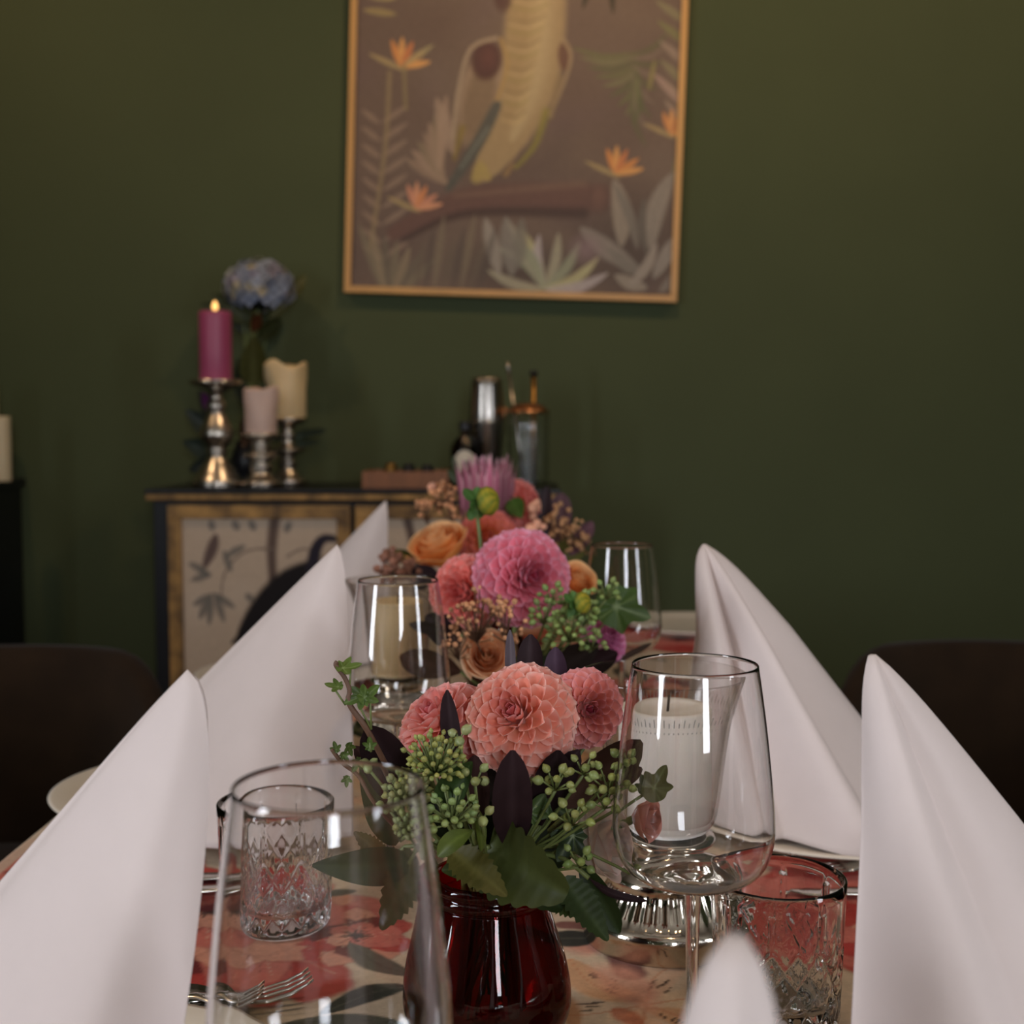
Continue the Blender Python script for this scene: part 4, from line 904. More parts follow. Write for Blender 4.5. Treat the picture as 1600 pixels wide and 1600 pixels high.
blossom_sprig('dusky plum flower cluster left of the orange rose', ft(F3, 7), [(P(612, 885, D3-.15), .024, 34), (P(640, 890, D3-.12), .016, 14)], seed=7, r=.0045, tone=(.45, .36, .42))
sprig('green_leaf_sprig', 'green leaves beneath the orange rose in the far bouquet', ft(F3, 8), [
    ((720, 880, D3-.05), (685, 905, D3-.1), 34, '#46682e', 'ovate', dict()), ((650, 870, D3-.05), (600, 868, D3-.1), 22, '#566a40', 'lance', dict()), ((800, 780, D3-.02), (815, 810, D3-.06), 30, '#3a5a28', 'ovate', dict()), ((722, 760, D3), (700, 735, D3), 14, '#3c4a36', 'lance', dict()), ((850, 880, D3), (915, 850, D3), 40, '#55582a', 'lance', dict()), ((715, 765, D3+.02), (708, 712, D3+.02), 10, '#3c4a36', 'lance', dict())])
sprig('burgundy_leaf_sprig', 'dusky purple leaves right of the coral red dahlia', ft(F3, 9), [
    ((868, 860, D3+.02), (878, 770, D3+.04), 40, '#5a4046', 'lance', dict()), ((890, 870, D3), (926, 815, D3), 26, '#604048', 'lance', dict()), ((690, 910, D3-.1), (640, 895, D3-.12), 40, '#382a30', 'lance', dict()), ((838, 850, D3+.02), (855, 760, D3+.03), 26, '#33262a', 'lance', dict())], m=M_leafdark)

# ------------------------------------------------------------------ back wall: picture
def gridmesh(name, W, H, nx, ny, m, paint, parent, yoff=0):
    xs = np.linspace(0, W, nx); zs = np.linspace(0, H, ny); A, B = np.meshgrid(xs, zs)
    i = (np.arange(ny-1)[:, None]*nx+np.arange(nx-1)[None, :]).ravel(); F = np.stack([i, i+1, i+nx+1, i+nx], 1)
    C = paint(A.ravel(), B.ravel()); me = newmesh(name, np.stack([A.ravel(), np.full(A.size, yoff), B.ravel()], 1), F, m, False, C, 'print')
    return link(name, me, parent)
WY = 3.625
pa = PY(538, 457, WY); pb = PY(1057, 473, WY); TILT = math.atan2(pa[2]-pb[2], pb[0]-pa[0]); PW = float(np.linalg.norm(pb-pa)); PH = 1.32
pic = thing('framed_artwork', 'framed tropical bird print in a thin gold frame on the green wall', 'picture', tuple(pa))
pic.rotation_euler = (0, TILT, 0)
fw = .0185
for (lo, hi) in (((0, -.012, 0), (PW, .016, fw)), ((0, -.012, PH-fw), (PW, .016, PH)), ((0, -.012, fw), (fw, .016, PH-fw)), ((PW-fw, -.012, fw), (PW, .016, PH-fw))):
    boxobj('frame_bar', lo, hi, M_frame, pic, .002)
boxobj('backing', (fw, .004, fw), (PW-fw, .015, PH-fw), M_black, pic)
def paint_art(x, z):
    k = PW/519.0      # metres per photo pixel at the wall
    X = x/k; Y = z/k; a = math.radians(1.76)
    cv = Canvas(X, Y, lin('#6e5c50'))
    def t(px, py): dx = px-538; dy = py-457; return np.array([dx*math.cos(a)+dy*math.sin(a), dx*math.sin(a)-dy*math.cos(a)])
    GAIN = [1.0]
    def L(p, q, w, c, rib=None, al=.85, bend=0, soft=.5): cv.leaf(t(*p), t(*q), w, np.array(lin(c))*GAIN[0], np.array(lin(rib))*GAIN[0] if rib else None, al, soft, bend)
    rs = np.random.RandomState(4)
    for k2 in range(70): cv.ell((rs.uniform(0, 520), rs.uniform(0, 720)), rs.uniform(40, 120), rs.uniform(30, 90), rs.rand()*3, lin(rs.choice(['#665248', '#786656', '#5e4e48', '#6e5a58', '#7a6a5c'])), .9, .4)
    # left palm fronds
    for k2 in range(9):
        y = 190+k2*26; L((585, y+18), (556, y-4), 6, '#9a8370', al=.6); L((588, y+16), (628, y-10), 6, '#9a8472', al=.6)
    cv.stroke([t(600, 130), t(592, 250), t(568, 400)], 5, 4, lin('#93805f'), .5, .7)
    for k2 in range(8): L((690-k2*2, 300-k2*3), (625+k2*9, 262-k2*14), 11, ['#96806c', '#a58d78', '#8a7a62'][k2 % 3], al=.75)
    L((700, 255), (672, 168), 15, '#a28c78', al=.8)
    for k2 in range(7): L((590+k2*4, 470), (550+k2*20, 360+k2*9), 9, ['#807660', '#94866c', '#6e6656'][k2 % 3], al=.7)
    L((560, 35), (612, 42), 7, '#a08e60'); L((560, 12), (612, 18), 8, '#a89a6a')
    # right palms
    for k2 in range(9):
        L((985, 100+k2*6), (880+k2*12, 92+k2*15), 6, ['#6b7046', '#7a7a54', '#5d6440'][k2 % 3], al=.65, bend=.1)
        L((975, 105+k2*5), (1030-k2*4, 70+k2*22), 6, ['#5f6242', '#807060'][k2 % 2], al=.6, bend=-.1)
    for k2 in range(7): L((1066, 60+k2*32), (1010+k2*3, 22+k2*30), 8, ['#8a8462', '#7d7c50', '#9a8878'][k2 % 3], al=.7)
    L((1066, 190), (1008, 132), 9, '#a58c80'); L((1000, 160), (1010, 110), 5, '#8a8050')
    L((898, 34), (915, -20), 6, '#2e2a1c', al=.95); L((945, 42), (940, -20), 6, '#2e2a1c', al=.95); L((1022, 8), (960, -12), 5, '#2e2a1c', al=.95); L((880, -10), (1010, -80), 7, '#2e2a1c', al=.95)
    # the bird: body, wings, tail
    cv.stroke([t(830, -130), t(826, -30), t(825, 60), t(812, 150), t(780, 225), t(745, 282)], 46, 16, lin('#a38c66'), .22, 1, mid=52)
    cv.stroke([t(836, -20), t(834, 80), t(820, 160), t(790, 230)], 24, 8, lin('#b8a47c'), .8, .8, mid=26)
    for k2 in range(26):
        yy = -30+k2*9; cv.stroke([t(788-k2*.6, yy+6), t(825-k2*1.2, yy+12), t(858-k2*2, yy+2)], 2, 2, lin(['#8d7440', '#c9ad78', '#9a8a40', '#b0935f'][k2 % 4]), .8, .5, mid=3.2)
    cv.stroke([t(842, 190), t(825, 240), t(795, 275)], 9, 4, lin('#8c8438'), .6, .7)
    cv.ell(t(740, 165), 36, 88, -.2, lin('#a08a72'), .25, .95); cv.ell(t(738, 175), 30, 80, -.2, lin('#7f6a52'), .4, .85)
    cv.ell(t(750, 112), 27, 34, -.15, lin('#553531'), .25, .95); cv.ell(t(752, 108), 16, 22, 0, lin('#6a423c'), .8, .7)
    cv.stroke([t(772, 80), t(782, 120), t(765, 175)], 4, 4, lin('#ab8d58'), .5, .9); cv.stroke([t(765, 78), t(725, 95), t(706, 160), t(698, 230)], 4, 4, lin('#a8957c'), .5, .9)
    cv.ell(t(870, 105), 12, 26, .1, lin('#6b4a3c'), .3, .9); cv.stroke([t(866, 78), t(880, 105), t(868, 150), t(848, 195)], 4, 3, lin('#a38d6c'), .5, .8); cv.stroke([t(862, 140), t(850, 200)], 8, 3, lin('#8f7a58'), .6, .8)
    cv.stroke([t(766, 180), t(738, 235), t(690, 308)], 9, 6, lin('#56564e'), .4, .95, mid=12); cv.stroke([t(752, 215), t(710, 275)], 4, 3, lin('#7a7c70'), .6, .7)
    cv.stroke([t(712, 215), t(700, 262)], 9, 4, lin('#8a7634'), .6, .7)
    cv.stroke([t(735, 290), t(740, 272), t(752, 290)], 12, 7, lin('#a89458'), .5, .9); cv.stroke([t(780, 285), t(790, 270)], 6, 4, lin('#94784f'), .5, .8)
    cv.ell(t(772, -40), 30, 46, 0, lin('#4e332f'), .35, .95); cv.ell(t(775, 14), 18, 30, .1, lin('#573a35'), .4, .9)
    # perch
    cv.stroke([t(605, 375), t(700, 330), t(800, 318), t(925, 322)], 14, 28, lin('#6a4f46'), .45, .95, mid=25); cv.stroke([t(620, 385), t(720, 345), t(900, 345)], 6, 14, lin('#473530'), .7, .8); cv.stroke([t(700, 318), t(900, 300)], 5, 9, lin('#7d6454'), .7, .6)
    cv.ell(t(925, 322), 14, 24, 0, lin('#7a5c50'), .6, .8)
    # strelitzia
    def strel(c, s, f, col=('#cf8c50', '#d8a060', '#c47c4e')):
        for k2, (dx, dy) in enumerate(((-.35, -1.0), (.05, -1.1), (.45, -.95), (.9, -.6), (1.1, -.2))): L(c, (c[0]+dx*s*f, c[1]+dy*s), s*.15, col[k2 % 3], al=.95, soft=.35)
        L((c[0]+s*.2*f, c[1]+s*.15), (c[0]-1.2*s*f, c[1]-s*.5), s*.13, '#a89468', al=.9)
    strel((618, 122), 42, 1); strel((950, 285), 40, 1); strel((1035, 225), 36, 1, ('#c88a54', '#d69c62', '#b87e52')); strel((640, 338), 38, 1, ('#c98c70', '#d49874', '#cf8858'))
    L((620, 120), (668, 88), 6, '#a59a70'); cv.stroke([t(622, 120), t(625, 185)], 4, 4, lin('#8a7a58'), .5, .8); cv.stroke([t(1050, 230), t(1040, 290)], 4, 5, lin('#8a8862'), .5, .8)
    cv.ell(t(980, 400), 110, 120, 0, lin('#4c403a'), .8, .75); cv.ell(t(800, 430), 150, 60, 0, lin('#4e423b'), .8, .7)
    GAIN[0] = .97
    # lower grey leaves
    for (p, q, w2, c) in (((960, 395), (948, 292), 18, '#9a8f80'), ((985, 400), (948, 300), 10, '#7d766c'), ((1005, 400), (1040, 282), 18, '#958c80'), ((1030, 420), (1060, 330), 14, '#a09688'), ((985, 430), (895, 366), 18, '#8f867c'), ((1000, 440), (940, 400), 13, '#7f786e'), ((1010, 445), (1060, 370), 14, '#968e84'), ((1000, 460), (950, 440), 12, '#9a9082'), ((1020, 465), (1066, 420), 12, '#857c72'),
                          ((1000, 410), (995, 320), 8, '#6a635a'), ((970, 460), (1015, 390), 10, '#a0968a'), ((1050, 400), (1068, 300), 8, '#a8a080')): L(p, q, w2, c, '#7a7268', .9, rs.uniform(-.1, .1), .4)
    for k2, (dx, dy) in enumerate(((-90, -20), (-75, -55), (-38, -85), (-8, -75), (22, -78), (55, -62), (85, -40), (100, -15), (-60, -100), (-55, -70))): L((840, 462), (840+dx, 452+dy), 10, ['#a29c86', '#92967e', '#b4ae84', '#b0a6a6'][k2 % 4], '#c0bc92', .9, rs.uniform(-.12, .12), .4)
    L((770, 440), (748, 352), 15, '#9c9488', al=.9); L((790, 440), (780, 350), 18, '#8a847a', al=.8); L((800, 430), (805, 352), 14, '#7d776c', al=.8)
    cv.ell(t(905, 400), 34, 30, 0, lin('#8c7678'), .8, .7)
    for k2 in range(8): L((640+k2*14, 462), (652+k2*16, 385-(k2 % 3)*20), 8, ['#6d6152', '#5a5048', '#857862'][k2 % 3], al=.6)
    for k2 in range(26): L((rs.uniform(560, 1060), rs.uniform(-260, -10)), (rs.uniform(560, 1060), rs.uniform(-260, -10)), 8, ['#6b6a48', '#7a6a58', '#574338'][k2 % 3], al=.5)
    cv.C = np.clip(cv.C*1.02, 0, 1)
    return cv.C
gridmesh('art_print', PW-2*fw, PH-2*fw, 300, 430, M_art, paint_art, pic).location = (fw, 0.0, fw)

# ------------------------------------------------------------------ sideboard
SD = 3.19
s0 = P(225, 772, SD); s1 = P(876, 772, SD); STOP = s0[2]+.012; SX0, SX1 = s0[0], s1[0]; SY0 = s0[1]; SY1 = RY1-.012
sb = thing('sideboard', 'black and gold sideboard with painted bird panels against the green wall', 'sideboard', ((SX0+SX1)/2, (SY0+SY1)/2, 0))
bx0, by0 = (SX0+SX1)/2, (SY0+SY1)/2
def sbox(name, x0, x1, y0, y1, z0, z1, m, par=sb, bev=.003): return boxobj(name, (x0-bx0, y0-by0, z0), (x1-bx0, y1-by0, z1), m, par, bev)
sbox('top', SX0, SX1, SY0, SY1, STOP-.012, STOP, M_black); sbox('top_moulding', SX0+.002, SX1-.002, SY0+.002, SY1-.01, STOP-.028, STOP-.012, M_gold)
sbox('body', SX0+.014, SX1-.014, SY0+.03, SY1, .08, STOP-.028, M_black)
for x in (SX0+.02, SX1-.09):
    for y in (SY0+.04, SY1-.08): sbox('leg', x, x+.07, y, y+.07, 0, .08, M_black)
k = SD/FPX
def paint_panel(off):
    def paint(x, z):
        X = x/k; Y = z/k; cv = Canvas(X, Y, lin('#c4ae98'))
        rs = np.random.RandomState(3+off)
        for q in range(20): cv.ell((rs.uniform(0, 270), rs.uniform(0, 420)), rs.uniform(20, 60), rs.uniform(20, 60), 0, lin(rs.choice(['#ccb8a4', '#b8a490'])), .9, .5)
        H = z.max()/k
        def t(px, py): return np.array([px-285, H-(py-820)])
        GB, BR, DKB = lin('#6c6862'), lin('#4d3934'), lin('#1d1718')
        if off == 0:
            cv.stroke([t(432, 815), t(426, 870), t(428, 930)], 13, 9, BR, .6, .9)
            cv.stroke([t(428, 868), t(385, 872), t(352, 905), t(345, 950)], 3, 2, lin('#7a6a5e'), .6, .8); cv.stroke([t(450, 880), t(480, 868), t(520, 890)], 3, 2, lin('#7a6a5e'), .6, .8)
            for p, q in (((352, 880), (385, 862)), ((350, 870), (362, 905)), ((310, 900), (330, 912)), ((295, 890), (322, 905)), ((298, 918), (328, 908)), ((330, 940), (300, 958)), ((330, 940), (325, 990)), ((332, 938), (368, 962)), ((335, 938), (350, 985)), ((326, 945), (310, 980)), ((330, 824), (334, 838)), ((366, 824), (374, 838)), ((392, 824), (400, 838)), ((455, 826), (448, 842)), ((395, 950), (385, 940))):
                cv.leaf(t(*p), t(*q), 8, GB, None, .85, .6)
            cv.stroke([t(338, 848), t(332, 868), t(320, 895)], 5, 5, lin('#5e4a46'), .5, .95, mid=12)
            cv.stroke([t(376, 1008), t(410, 960), t(450, 920), t(490, 900)], 10, 18, DKB, .35, 1, mid=24); cv.stroke([t(490, 905), t(495, 870), t(508, 852), t(526, 852)], 14, 6, lin('#2a2430'), .35, 1)
            cv.stroke([t(470, 930), t(520, 950), t(560, 990)], 30, 20, DKB, .4, .9)
            for p, q in (((384, 1005), (360, 1018)), ((400, 985), (380, 1012)), ((415, 970), (396, 1004))): cv.leaf(t(*p), t(*q), 6, DKB, None, .9)
        else:
            cv.stroke([np.array([60, H]), np.array([80, H-120]), np.array([60, H-300])], 10, 7, BR, .6, .9)
            for q in range(26):
                p0 = np.array([rs.uniform(20, 260), rs.uniform(20, H-10)]); an = rs.rand()*6.28; cv.leaf(p0, p0+np.array([math.cos(an), math.sin(an)])*34, 8, GB, None, .8, .6)
            cv.stroke([np.array([220, 140]), np.array([170, 190]), np.array([120, 180])], 10, 8, DKB, .4, .9, mid=24)
        return cv.C
    return paint
z1d = STOP-.028-.012; midx = (SX0+SX1)/2
for kx, (x0, x1) in enumerate(((SX0+.055, midx-.006), (midx+.006, SX1-.055))):
    y0 = SY0+.03
    d = sbox('door', x0, x1, y0-.012, y0-.001, .12, z1d, M_black)
    g = .034
    for (a0, a1, c0, c1) in ((x0, x1, z1d-g, z1d), (x0, x1, .12, .12+g), (x0, x0+g, .12+g, z1d-g), (x1-g, x1, .12+g, z1d-g)):
        sbox('gilt_bar', a0, a1, y0-.022, y0-.012, c0, c1, M_gold, d, .002)
    pn = gridmesh('painted_panel', x1-x0-2*g, z1d-.12-2*g, 130, 190, M_panelprint, paint_panel(kx), d); pn.location = (x0+g-bx0, y0-.0135-by0, .12+g)
# dark cabinet at the left edge
c1 = PY(40, 752, RY1-.02); cz = P(20, 752, 3.4)[2]
cb = thing('side_cabinet', 'black cabinet cut off by the left edge of the picture', 'cabinet', (c1[0]-.3, RY1-.225, 0))
boxobj('body', (-.29, -.19, .05), (.29, .2, cz-.025), M_black, cb, .004); boxobj('top', (-.3, -.2, cz-.025), (.3, .21, cz), M_black, cb, .004)
boxobj('door', (-.27, -.2, .1), (-.005, -.19, cz-.06), M_black, cb, .003); boxobj('door', (.005, -.2, .1), (.27, -.19, cz-.06), M_black, cb, .003)
for x in (-.25, .2):
    for y in (-.15, .12): boxobj('leg', (x, y, 0), (x+.05, y+.05, .05), M_black, cb)
def candle(label, X, Y, z, r, h, m, drip=0, led=False, seed=0):
    rs = np.random.RandomState(seed)
    fn = (lambda th, zz, rr: (drip*(.5*math.sin(th*2+1)+.5*math.sin(th*3+seed))*rr/r if zz > h*.72 else 0))
    t = thing('pillar_candle', label, 'candle', (X, Y, z))
    prof = [(0, 0), (r*.97, 0), (r, .003), (r, h*.5), (r, h*.75), (r, h*.9), (r*1.0, h-.004), (r*.95, h), (r*.8, h-.004), (r*.6, h-.012), (0, h-.014)]
    v, f = lathe(prof, 40, fn if drip else None)
    if drip: v = [(x, y, zz+(.5*drip*(math.sin(math.atan2(y, x)*2+seed*1.3)+math.sin(math.atan2(y, x)*3+2)) if zz > h*.85 and math.hypot(x, y) > r*.5 else 0)) for x, y, zz in v]
    link('wax_body', newmesh('wax_body', v, f, m), t)
    w_ = MB(); w_.tube([(0, 0, h-.015), (.0015, 0, h+.006)], .0016, 6); w_.build('wick', M_wick, t)
    if led: lobj('flame', [(0, h+.001), (.005, h+.003), (.0075, h+.010), (.007, h+.017), (.004, h+.024), (0, h+.028)], M_led, t, 16)
    return t
q = P(4, 752, 3.42); candle('ivory candle on the black cabinet at the left edge', q[0], q[1], cz+.0004, .024, .172, M_waxpale)
q = P(-22, 752, 3.5); candle('taller ivory candle mostly outside the left edge of the picture', q[0], q[1], cz+.0004, .036, .275, M_waxpale)
# candle holders
def holder(label, px, d, prof, seg=40, rfun=None, scale=1.0):
    q = P(px, 760, d); t = thing('candle_holder', label, 'candle holder', (q[0], q[1], STOP+.0004), 0, 'antiqued silver candle holders')
    n = len(prof); top = [i for i in range(n)][-4:]
    lobj('stem', smoothprof(prof[:-3], 60)+[], M_oldsilver, t, seg, rfun=rfun); lobj('dish', prof[-4:]+[(0, prof[-1][1])], M_oldsilver, t, seg)
    return q
mm = 3.36/FPX
def pr(rows, ybase): return [(r*mm*1.16, (ybase-y)*mm) for r, y in rows]
rib = lambda th, z, r: -.05*r*abs(math.sin(th*9))
q = holder('tall antiqued silver candle holder carrying the plum candle', 340, 3.30, [(0, 0)]+pr([(30, 766), (33, 763), (33, 757), (29, 750), (24, 740), (16, 727), (12, 718), (14, 712), (13, 706), (19, 697), (23, 688), (21, 676), (15, 662), (11, 652), (13, 645), (12, 638), (8, 630), (12, 621), (28, 613), (35, 609), (35, 604), (30, 603)], 767), rfun=None)
candle('plum pillar candle with glowing tip on the tall holder', q[0], q[1], STOP+164*mm+.001, .041, .173, M_waxplum, led=True)
q = holder('short antiqued silver candle holder carrying the blush candle', 409, 3.28, [(0, 0)]+pr([(24, 762), (27, 759), (27, 754), (20, 748), (14, 740), (16, 731), (13, 724), (18, 719), (24, 715), (22, 711), (13, 706), (14, 699), (12, 693), (17, 688), (25, 685), (26, 681), (22, 680)], 763))
candle('blush pillar candle with melted rim on the short holder', q[0], q[1], STOP+83*mm+.001, .0405, .113, M_waxblush, drip=.007, seed=2)
q = holder('medium antiqued silver candle holder carrying the cream candle', 450, 3.42, [(0, 0)]+pr([(24, 757), (27, 754), (27, 749), (20, 744), (16, 738), (12, 730), (14, 722), (10, 714), (14, 708), (26, 703), (24, 699), (12, 694), (10, 686), (12, 678), (9, 669), (14, 662), (26, 657), (28, 652), (24, 651)], 758))
candle('cream pillar candle with drooping melted rim on the medium holder', q[0], q[1], STOP+107*mm+.001, .050, .142, M_waxcream, drip=.012, seed=5)
# hydrangea arrangement behind the candles
hq = P(392, 760, 3.52); hv = thing('dark_vase', 'small dark vase behind the candle holders', 'vase', (hq[0], hq[1], STOP+.0004))
lobj('vase_body', [(0, 0), (.035, 0), (.05, .03), (.055, .07), (.04, .11), (.03, .125), (.033, .14), (.03, .14), (.026, .125), (0, .12)], M_black, hv, 32)
HF = V(hq[0], hq[1], STOP+.13)
hy = thing('hydrangea', 'blue hydrangea bloom above the plum candle', 'flower', tuple(HF)); hc = P(405, 450, 3.5); hr = .09
fm = []
for c0 in ('#a8b0c2', '#98a2ba', '#b0aabc', '#c2c4c2', '#d6caae'):
    v = []; f = []; cc = []
    for p4 in range(4):
        an = p4*PI/2; o0 = len(v)
        for j in range(4):
            for i in range(3):
                tt = j/3; e = -1+i; wv = .5*math.sin(PI*min(.15+.8*tt, 1)); x = wv*e; y = .1+tt*.95; z = .12*tt+.1*abs(e)*wv
                v.append((x*math.cos(an)-y*math.sin(an), x*math.sin(an)+y*math.cos(an), z)); g = .75+.35*tt; cc.append([g*u_ for u_ in lin(c0)])
        for j in range(3):
            for i in range(2): f.append((o0+j*3+i, o0+j*3+i+1, o0+(j+1)*3+i+1, o0+(j+1)*3+i))
    fm.append(newmesh('floret', v, f, M_petal, True, np.array(cc)))
for i in range(110):
    kk = (i+.5)/110; z = 1-1.7*kk; th = i*2.39996; d = nrm(V(math.cos(th)*math.sqrt(max(0, 1-z*z)), math.sin(th)*math.sqrt(max(0, 1-z*z)), z*.82)); d2 = nrm(d+RNG.normal(size=3)*.2); A, a, b = frame_for(d2)
    o = bpy.data.objects.new('floret', fm[RNG.choice([0, 0, 1, 1, 2, 3, 4])]); COL.objects.link(o); o.parent = hy; o.matrix_basis = mat4(a, b, A, hc+d*hr*V(1.05, 1, .85)*RNG.uniform(.86, 1.02)-HF, .0185); g = RNG.uniform(.75, 1.12); o.color = (g, g, g, 1)
v, f = lathe([(0, -.7), (.5, -.5), (.75, 0), (.5, .5), (0, .65)], 16); link('flower_core', newmesh('flower_core', v, f, M_leafdark, True, np.tile(np.array(lin('#3c4258')), (len(v), 1))), hy, M=mat4(V(1, 0, 0), V(0, 1, 0), V(0, 0, 1), hc-HF, hr))
stem_part(hy, hc, HF, .004)
def sp2(label, name, leaves, m=None): return sprig(name, label, HF, leaves, m=m, stemr=.002)
sp2('dark green leaves around the stem of the blue hydrangea', 'hydrangea_leaf_sprig', [((390, 500, 3.5), (330, 460, 3.48), 34, '#3a4226', 'ovate', {}), ((380, 490, 3.5), (312, 475, 3.48), 22, '#343e26', 'ovate', {}), ((420, 500, 3.52), (478, 430, 3.52), 22, '#5a5c34', 'lance', {}), ((395, 600, 3.5), (398, 525, 3.46), 44, '#49502f', 'ovate', {}), ((400, 530, 3.5), (440, 500, 3.48), 26, '#2e3822', 'lance', {}), ((385, 520, 3.52), (365, 470, 3.5), 30, '#2a3220', 'ovate', {}), ((392, 640, 3.53), (372, 560, 3.5), 34, '#262e1e', 'ovate', {}), ((395, 520, 3.5), (405, 490, 3.46), 18, '#5a3626', 'lance', {})])
sp2('blue-green leaves behind the tall candle holder', 'eucalyptus_sprig', [((350, 690, 3.5), (290, 640, 3.48), 36, '#2c3a3c', 'ovate', {}), ((345, 710, 3.5), (285, 690, 3.46), 34, '#2e3e42', 'ovate', {}), ((350, 720, 3.5), (295, 735, 3.46), 34, '#28343a', 'ovate', {}), ((350, 680, 3.5), (310, 610, 3.48), 30, '#2c3634', 'ovate', {}), ((355, 740, 3.48), (325, 755, 3.46), 24, '#26323a', 'ovate', {}), ((420, 690, 3.5), (510, 672, 3.5), 14, '#2c3a34', 'lance', {}), ((425, 700, 3.5), (500, 690, 3.5), 12, '#2f3d38', 'lance', {}), ((395, 650, 3.5), (380, 700, 3.46), 30, '#3a2a26', 'ovate', {})])
pt = thing('violet_blossom', 'small violet flower below the plum candle', 'flower', tuple(HF)); leaf_part(pt, P(330, 640, 3.47), P(316, 612, 3.45), .03, '#5c2a66', 'ovate', m=M_petal, name='petal'); leaf_part(pt, P(332, 635, 3.47), P(340, 615, 3.45), .025, '#5c2a66', 'ovate', m=M_petal, name='petal'); stem_part(pt, HF, P(330, 640, 3.47), .0015)
# tray
a0 = P(566, 770, 3.24); a1 = P(700, 770, 3.24); tz = STOP
tr = thing('wooden_tray', 'shallow wooden tray on the sideboard beside the dark bottle', 'tray', ((a0[0]+a1[0])/2, a0[1]+.09, tz+.0004)); tw_ = (a1[0]-a0[0])/2
boxobj('bottom', (-tw_, -.09, 0), (tw_, .09, .006), M_tray, tr)
for lo, hi in (((-tw_, -.09, .006), (tw_, -.08, .042)), ((-tw_, .08, .006), (tw_, .09, .042)), ((-tw_, -.08, .006), (-tw_+.01, .08, .042)), ((tw_-.01, -.08, .006), (tw_, .08, .042))): boxobj('tray_side', lo, hi, M_tray, tr, .001)
for i, (x, y, h, m_, lb) in enumerate(((-.045, .0, .052, M_brass, 'small brass pot in the wooden tray'), (.0, .02, .05, M_black, 'small black pot in the wooden tray, middle'), (.05, -.005, .048, M_black, 'small black pot at the right end of the wooden tray'))):
    o = tag(lobj('spice_pot', [(0, 0), (.016, 0), (.02, .012), (.02, h*.7), (.014, h*.86), (.015, h), (.010, h+.003), (0, h+.004)], m_, None, 24), lb, 'pot'); o.location = (tr.location[0]+x, tr.location[1]+y, tz+.0068)
# bottle
q = P(727, 760, 3.30); bt = thing('amber_bottle', 'dark amber bottle with oval cream label on the sideboard', 'bottle', (q[0], q[1], STOP+.0004), 0)
lobj('bottle_body', [(0, 0), (.034, 0), (.038, .004), (.038, .09), (.036, .105), (.026, .122), (.014, .134), (.0125, .15), (0, .151)], M_amber, bt, 40)
lobj('liquid', [(0, .003), (.034, .003), (.0345, .08), (0, .081)], M_black, bt, 32)
lobj('cap', [(0, .146), (.0155, .146), (.016, .15), (.016, .166), (.014, .169), (0, .17)], M_black, bt, 24)
v = []; f = []
for j in range(13):
    for i in range(13):
        a = -PI/2+(i-6)/6*.75; z = .058+(j-6)/6*.038; s_ = math.sqrt(max(0, 1-((j-6)/6.01)**2)); a = -PI/2+(i-6)/6*.78*s_; v.append((.0386*math.cos(a), .0386*math.sin(a), z))
for j in range(12):
    for i in range(12): f.append((j*13+i, j*13+i+1, (j+1)*13+i+1, (j+1)*13+i))
link('label', newmesh('label', v, f, M_label), bt)
v, f = lathe([(0, 0), (.006, 0), (.006, .0006), (0, .0006)], 16); link('emblem', newmesh('emblem', v, f, M_ink), bt, M=mat4(V(1, 0, 0), V(0, 0, 1), V(0, -1, 0), V(.004, -.0386, .062)))
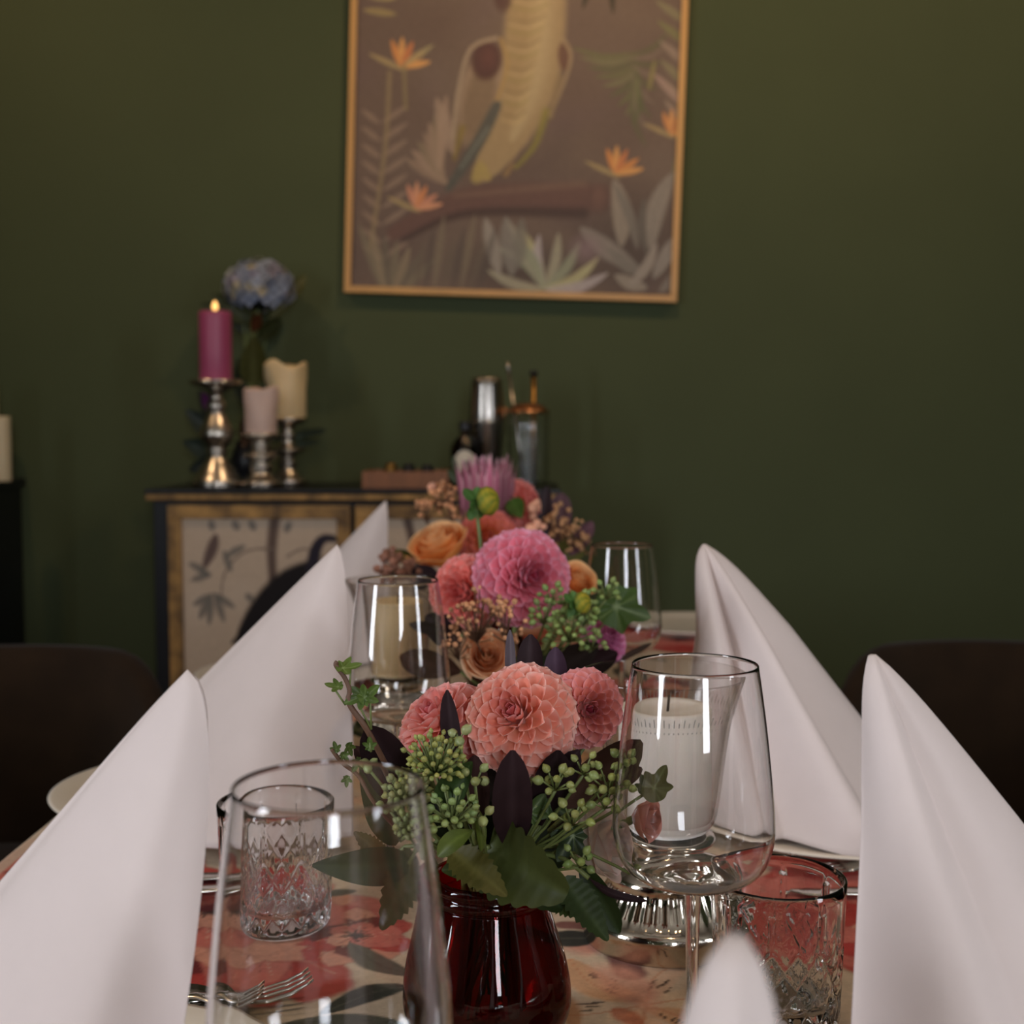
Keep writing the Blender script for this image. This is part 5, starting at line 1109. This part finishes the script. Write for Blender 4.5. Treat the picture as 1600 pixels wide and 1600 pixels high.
# shaker
q = P(761, 760, 3.36); sh = thing('cocktail_shaker', 'tall polished steel cocktail shaker behind the protea', 'shaker', (q[0], q[1], STOP+.0004))
lobj('lower_tin', [(0, 0), (.033, 0), (.036, .004), (.0485, .168), (.0492, .172), (.0475, .172), (.034, .01), (0, .008)], M_shaker, sh, 48)
lobj('upper_tin', [(.047, .165), (.048, .172), (.0465, .2), (.042, .262), (.040, .278), (.036, .284), (0, .285)], M_shaker, sh, 48)
# mixing glass, strainer, spoon, muddler
q = P(825, 760, 3.32); mg = thing('mixing_glass', 'tall cut glass mixing jar on the sideboard', 'glass', (q[0], q[1], STOP+.0004))
dm = lambda th, z, r: (-.003*max(abs(math.sin(th*7+z*90)), abs(math.sin(th*7-z*90))) if r > .04 and .01 < z < .14 else 0)
lobj('jar_body', [(0, 0), (.048, 0), (.0545, .004)]+[(.0548, z) for z in np.linspace(.008, .16, 50)]+[(.0555, .19), (.0535, .19), (.0515, .18), (.051, .02), (.046, .012), (0, .012)], M_cglass, mg, 84, rfun=dm)
stn = tag(lobj('cocktail_strainer', [(0, .0), (.035, .0), (.0575, .0012), (.058, .003), (.052, .008), (.04, .02), (.02, .026), (0, .027)], M_copper, None, 40), 'copper strainer resting on the cut glass jar', 'strainer'); stn.location = (q[0], q[1], STOP+.1912)
hb = MB(); hb.tube([(-.045, .0, .004), (-.06, -.01, .012), (-.065, -.012, -.02)], .003, 8); hb.build('handle', M_copper, stn)
e0 = P(793, 566, 3.31); e1 = P(812, 700, 3.31); bs = thing('bar_spoon', 'twisted steel bar spoon leaning left out of the glass jar', 'spoon', (q[0]-.01, q[1], STOP+.02)); b = MB(); lo_ = np.array(bs.location); b.tube([lo_, e1, e0+(e1-e0)*.12], .0042, 8); b.build('handle', M_shaker, bs, off=lo_); b = MB(); b.tube([e0+(e1-e0)*.13, e0], [.0045, .0065], 8); b.build('finial', M_shaker, bs, off=lo_)
e0 = P(834, 578, 3.34); mu = thing('muddler', 'upright brass bar stick with dark cap behind the glass jar', 'bar stick', (e0[0], q[1]+.085, STOP+.0004)); hh = e0[2]-STOP
b = MB(); b.tube([(0, 0, 0), (0, 0, hh-.012)], .0075, 12); b.build('shaft', M_brass, mu); b = MB(); b.tube([(0, 0, hh-.012), (0, 0, hh)], .011, 14); b.build('cap', M_black, mu)
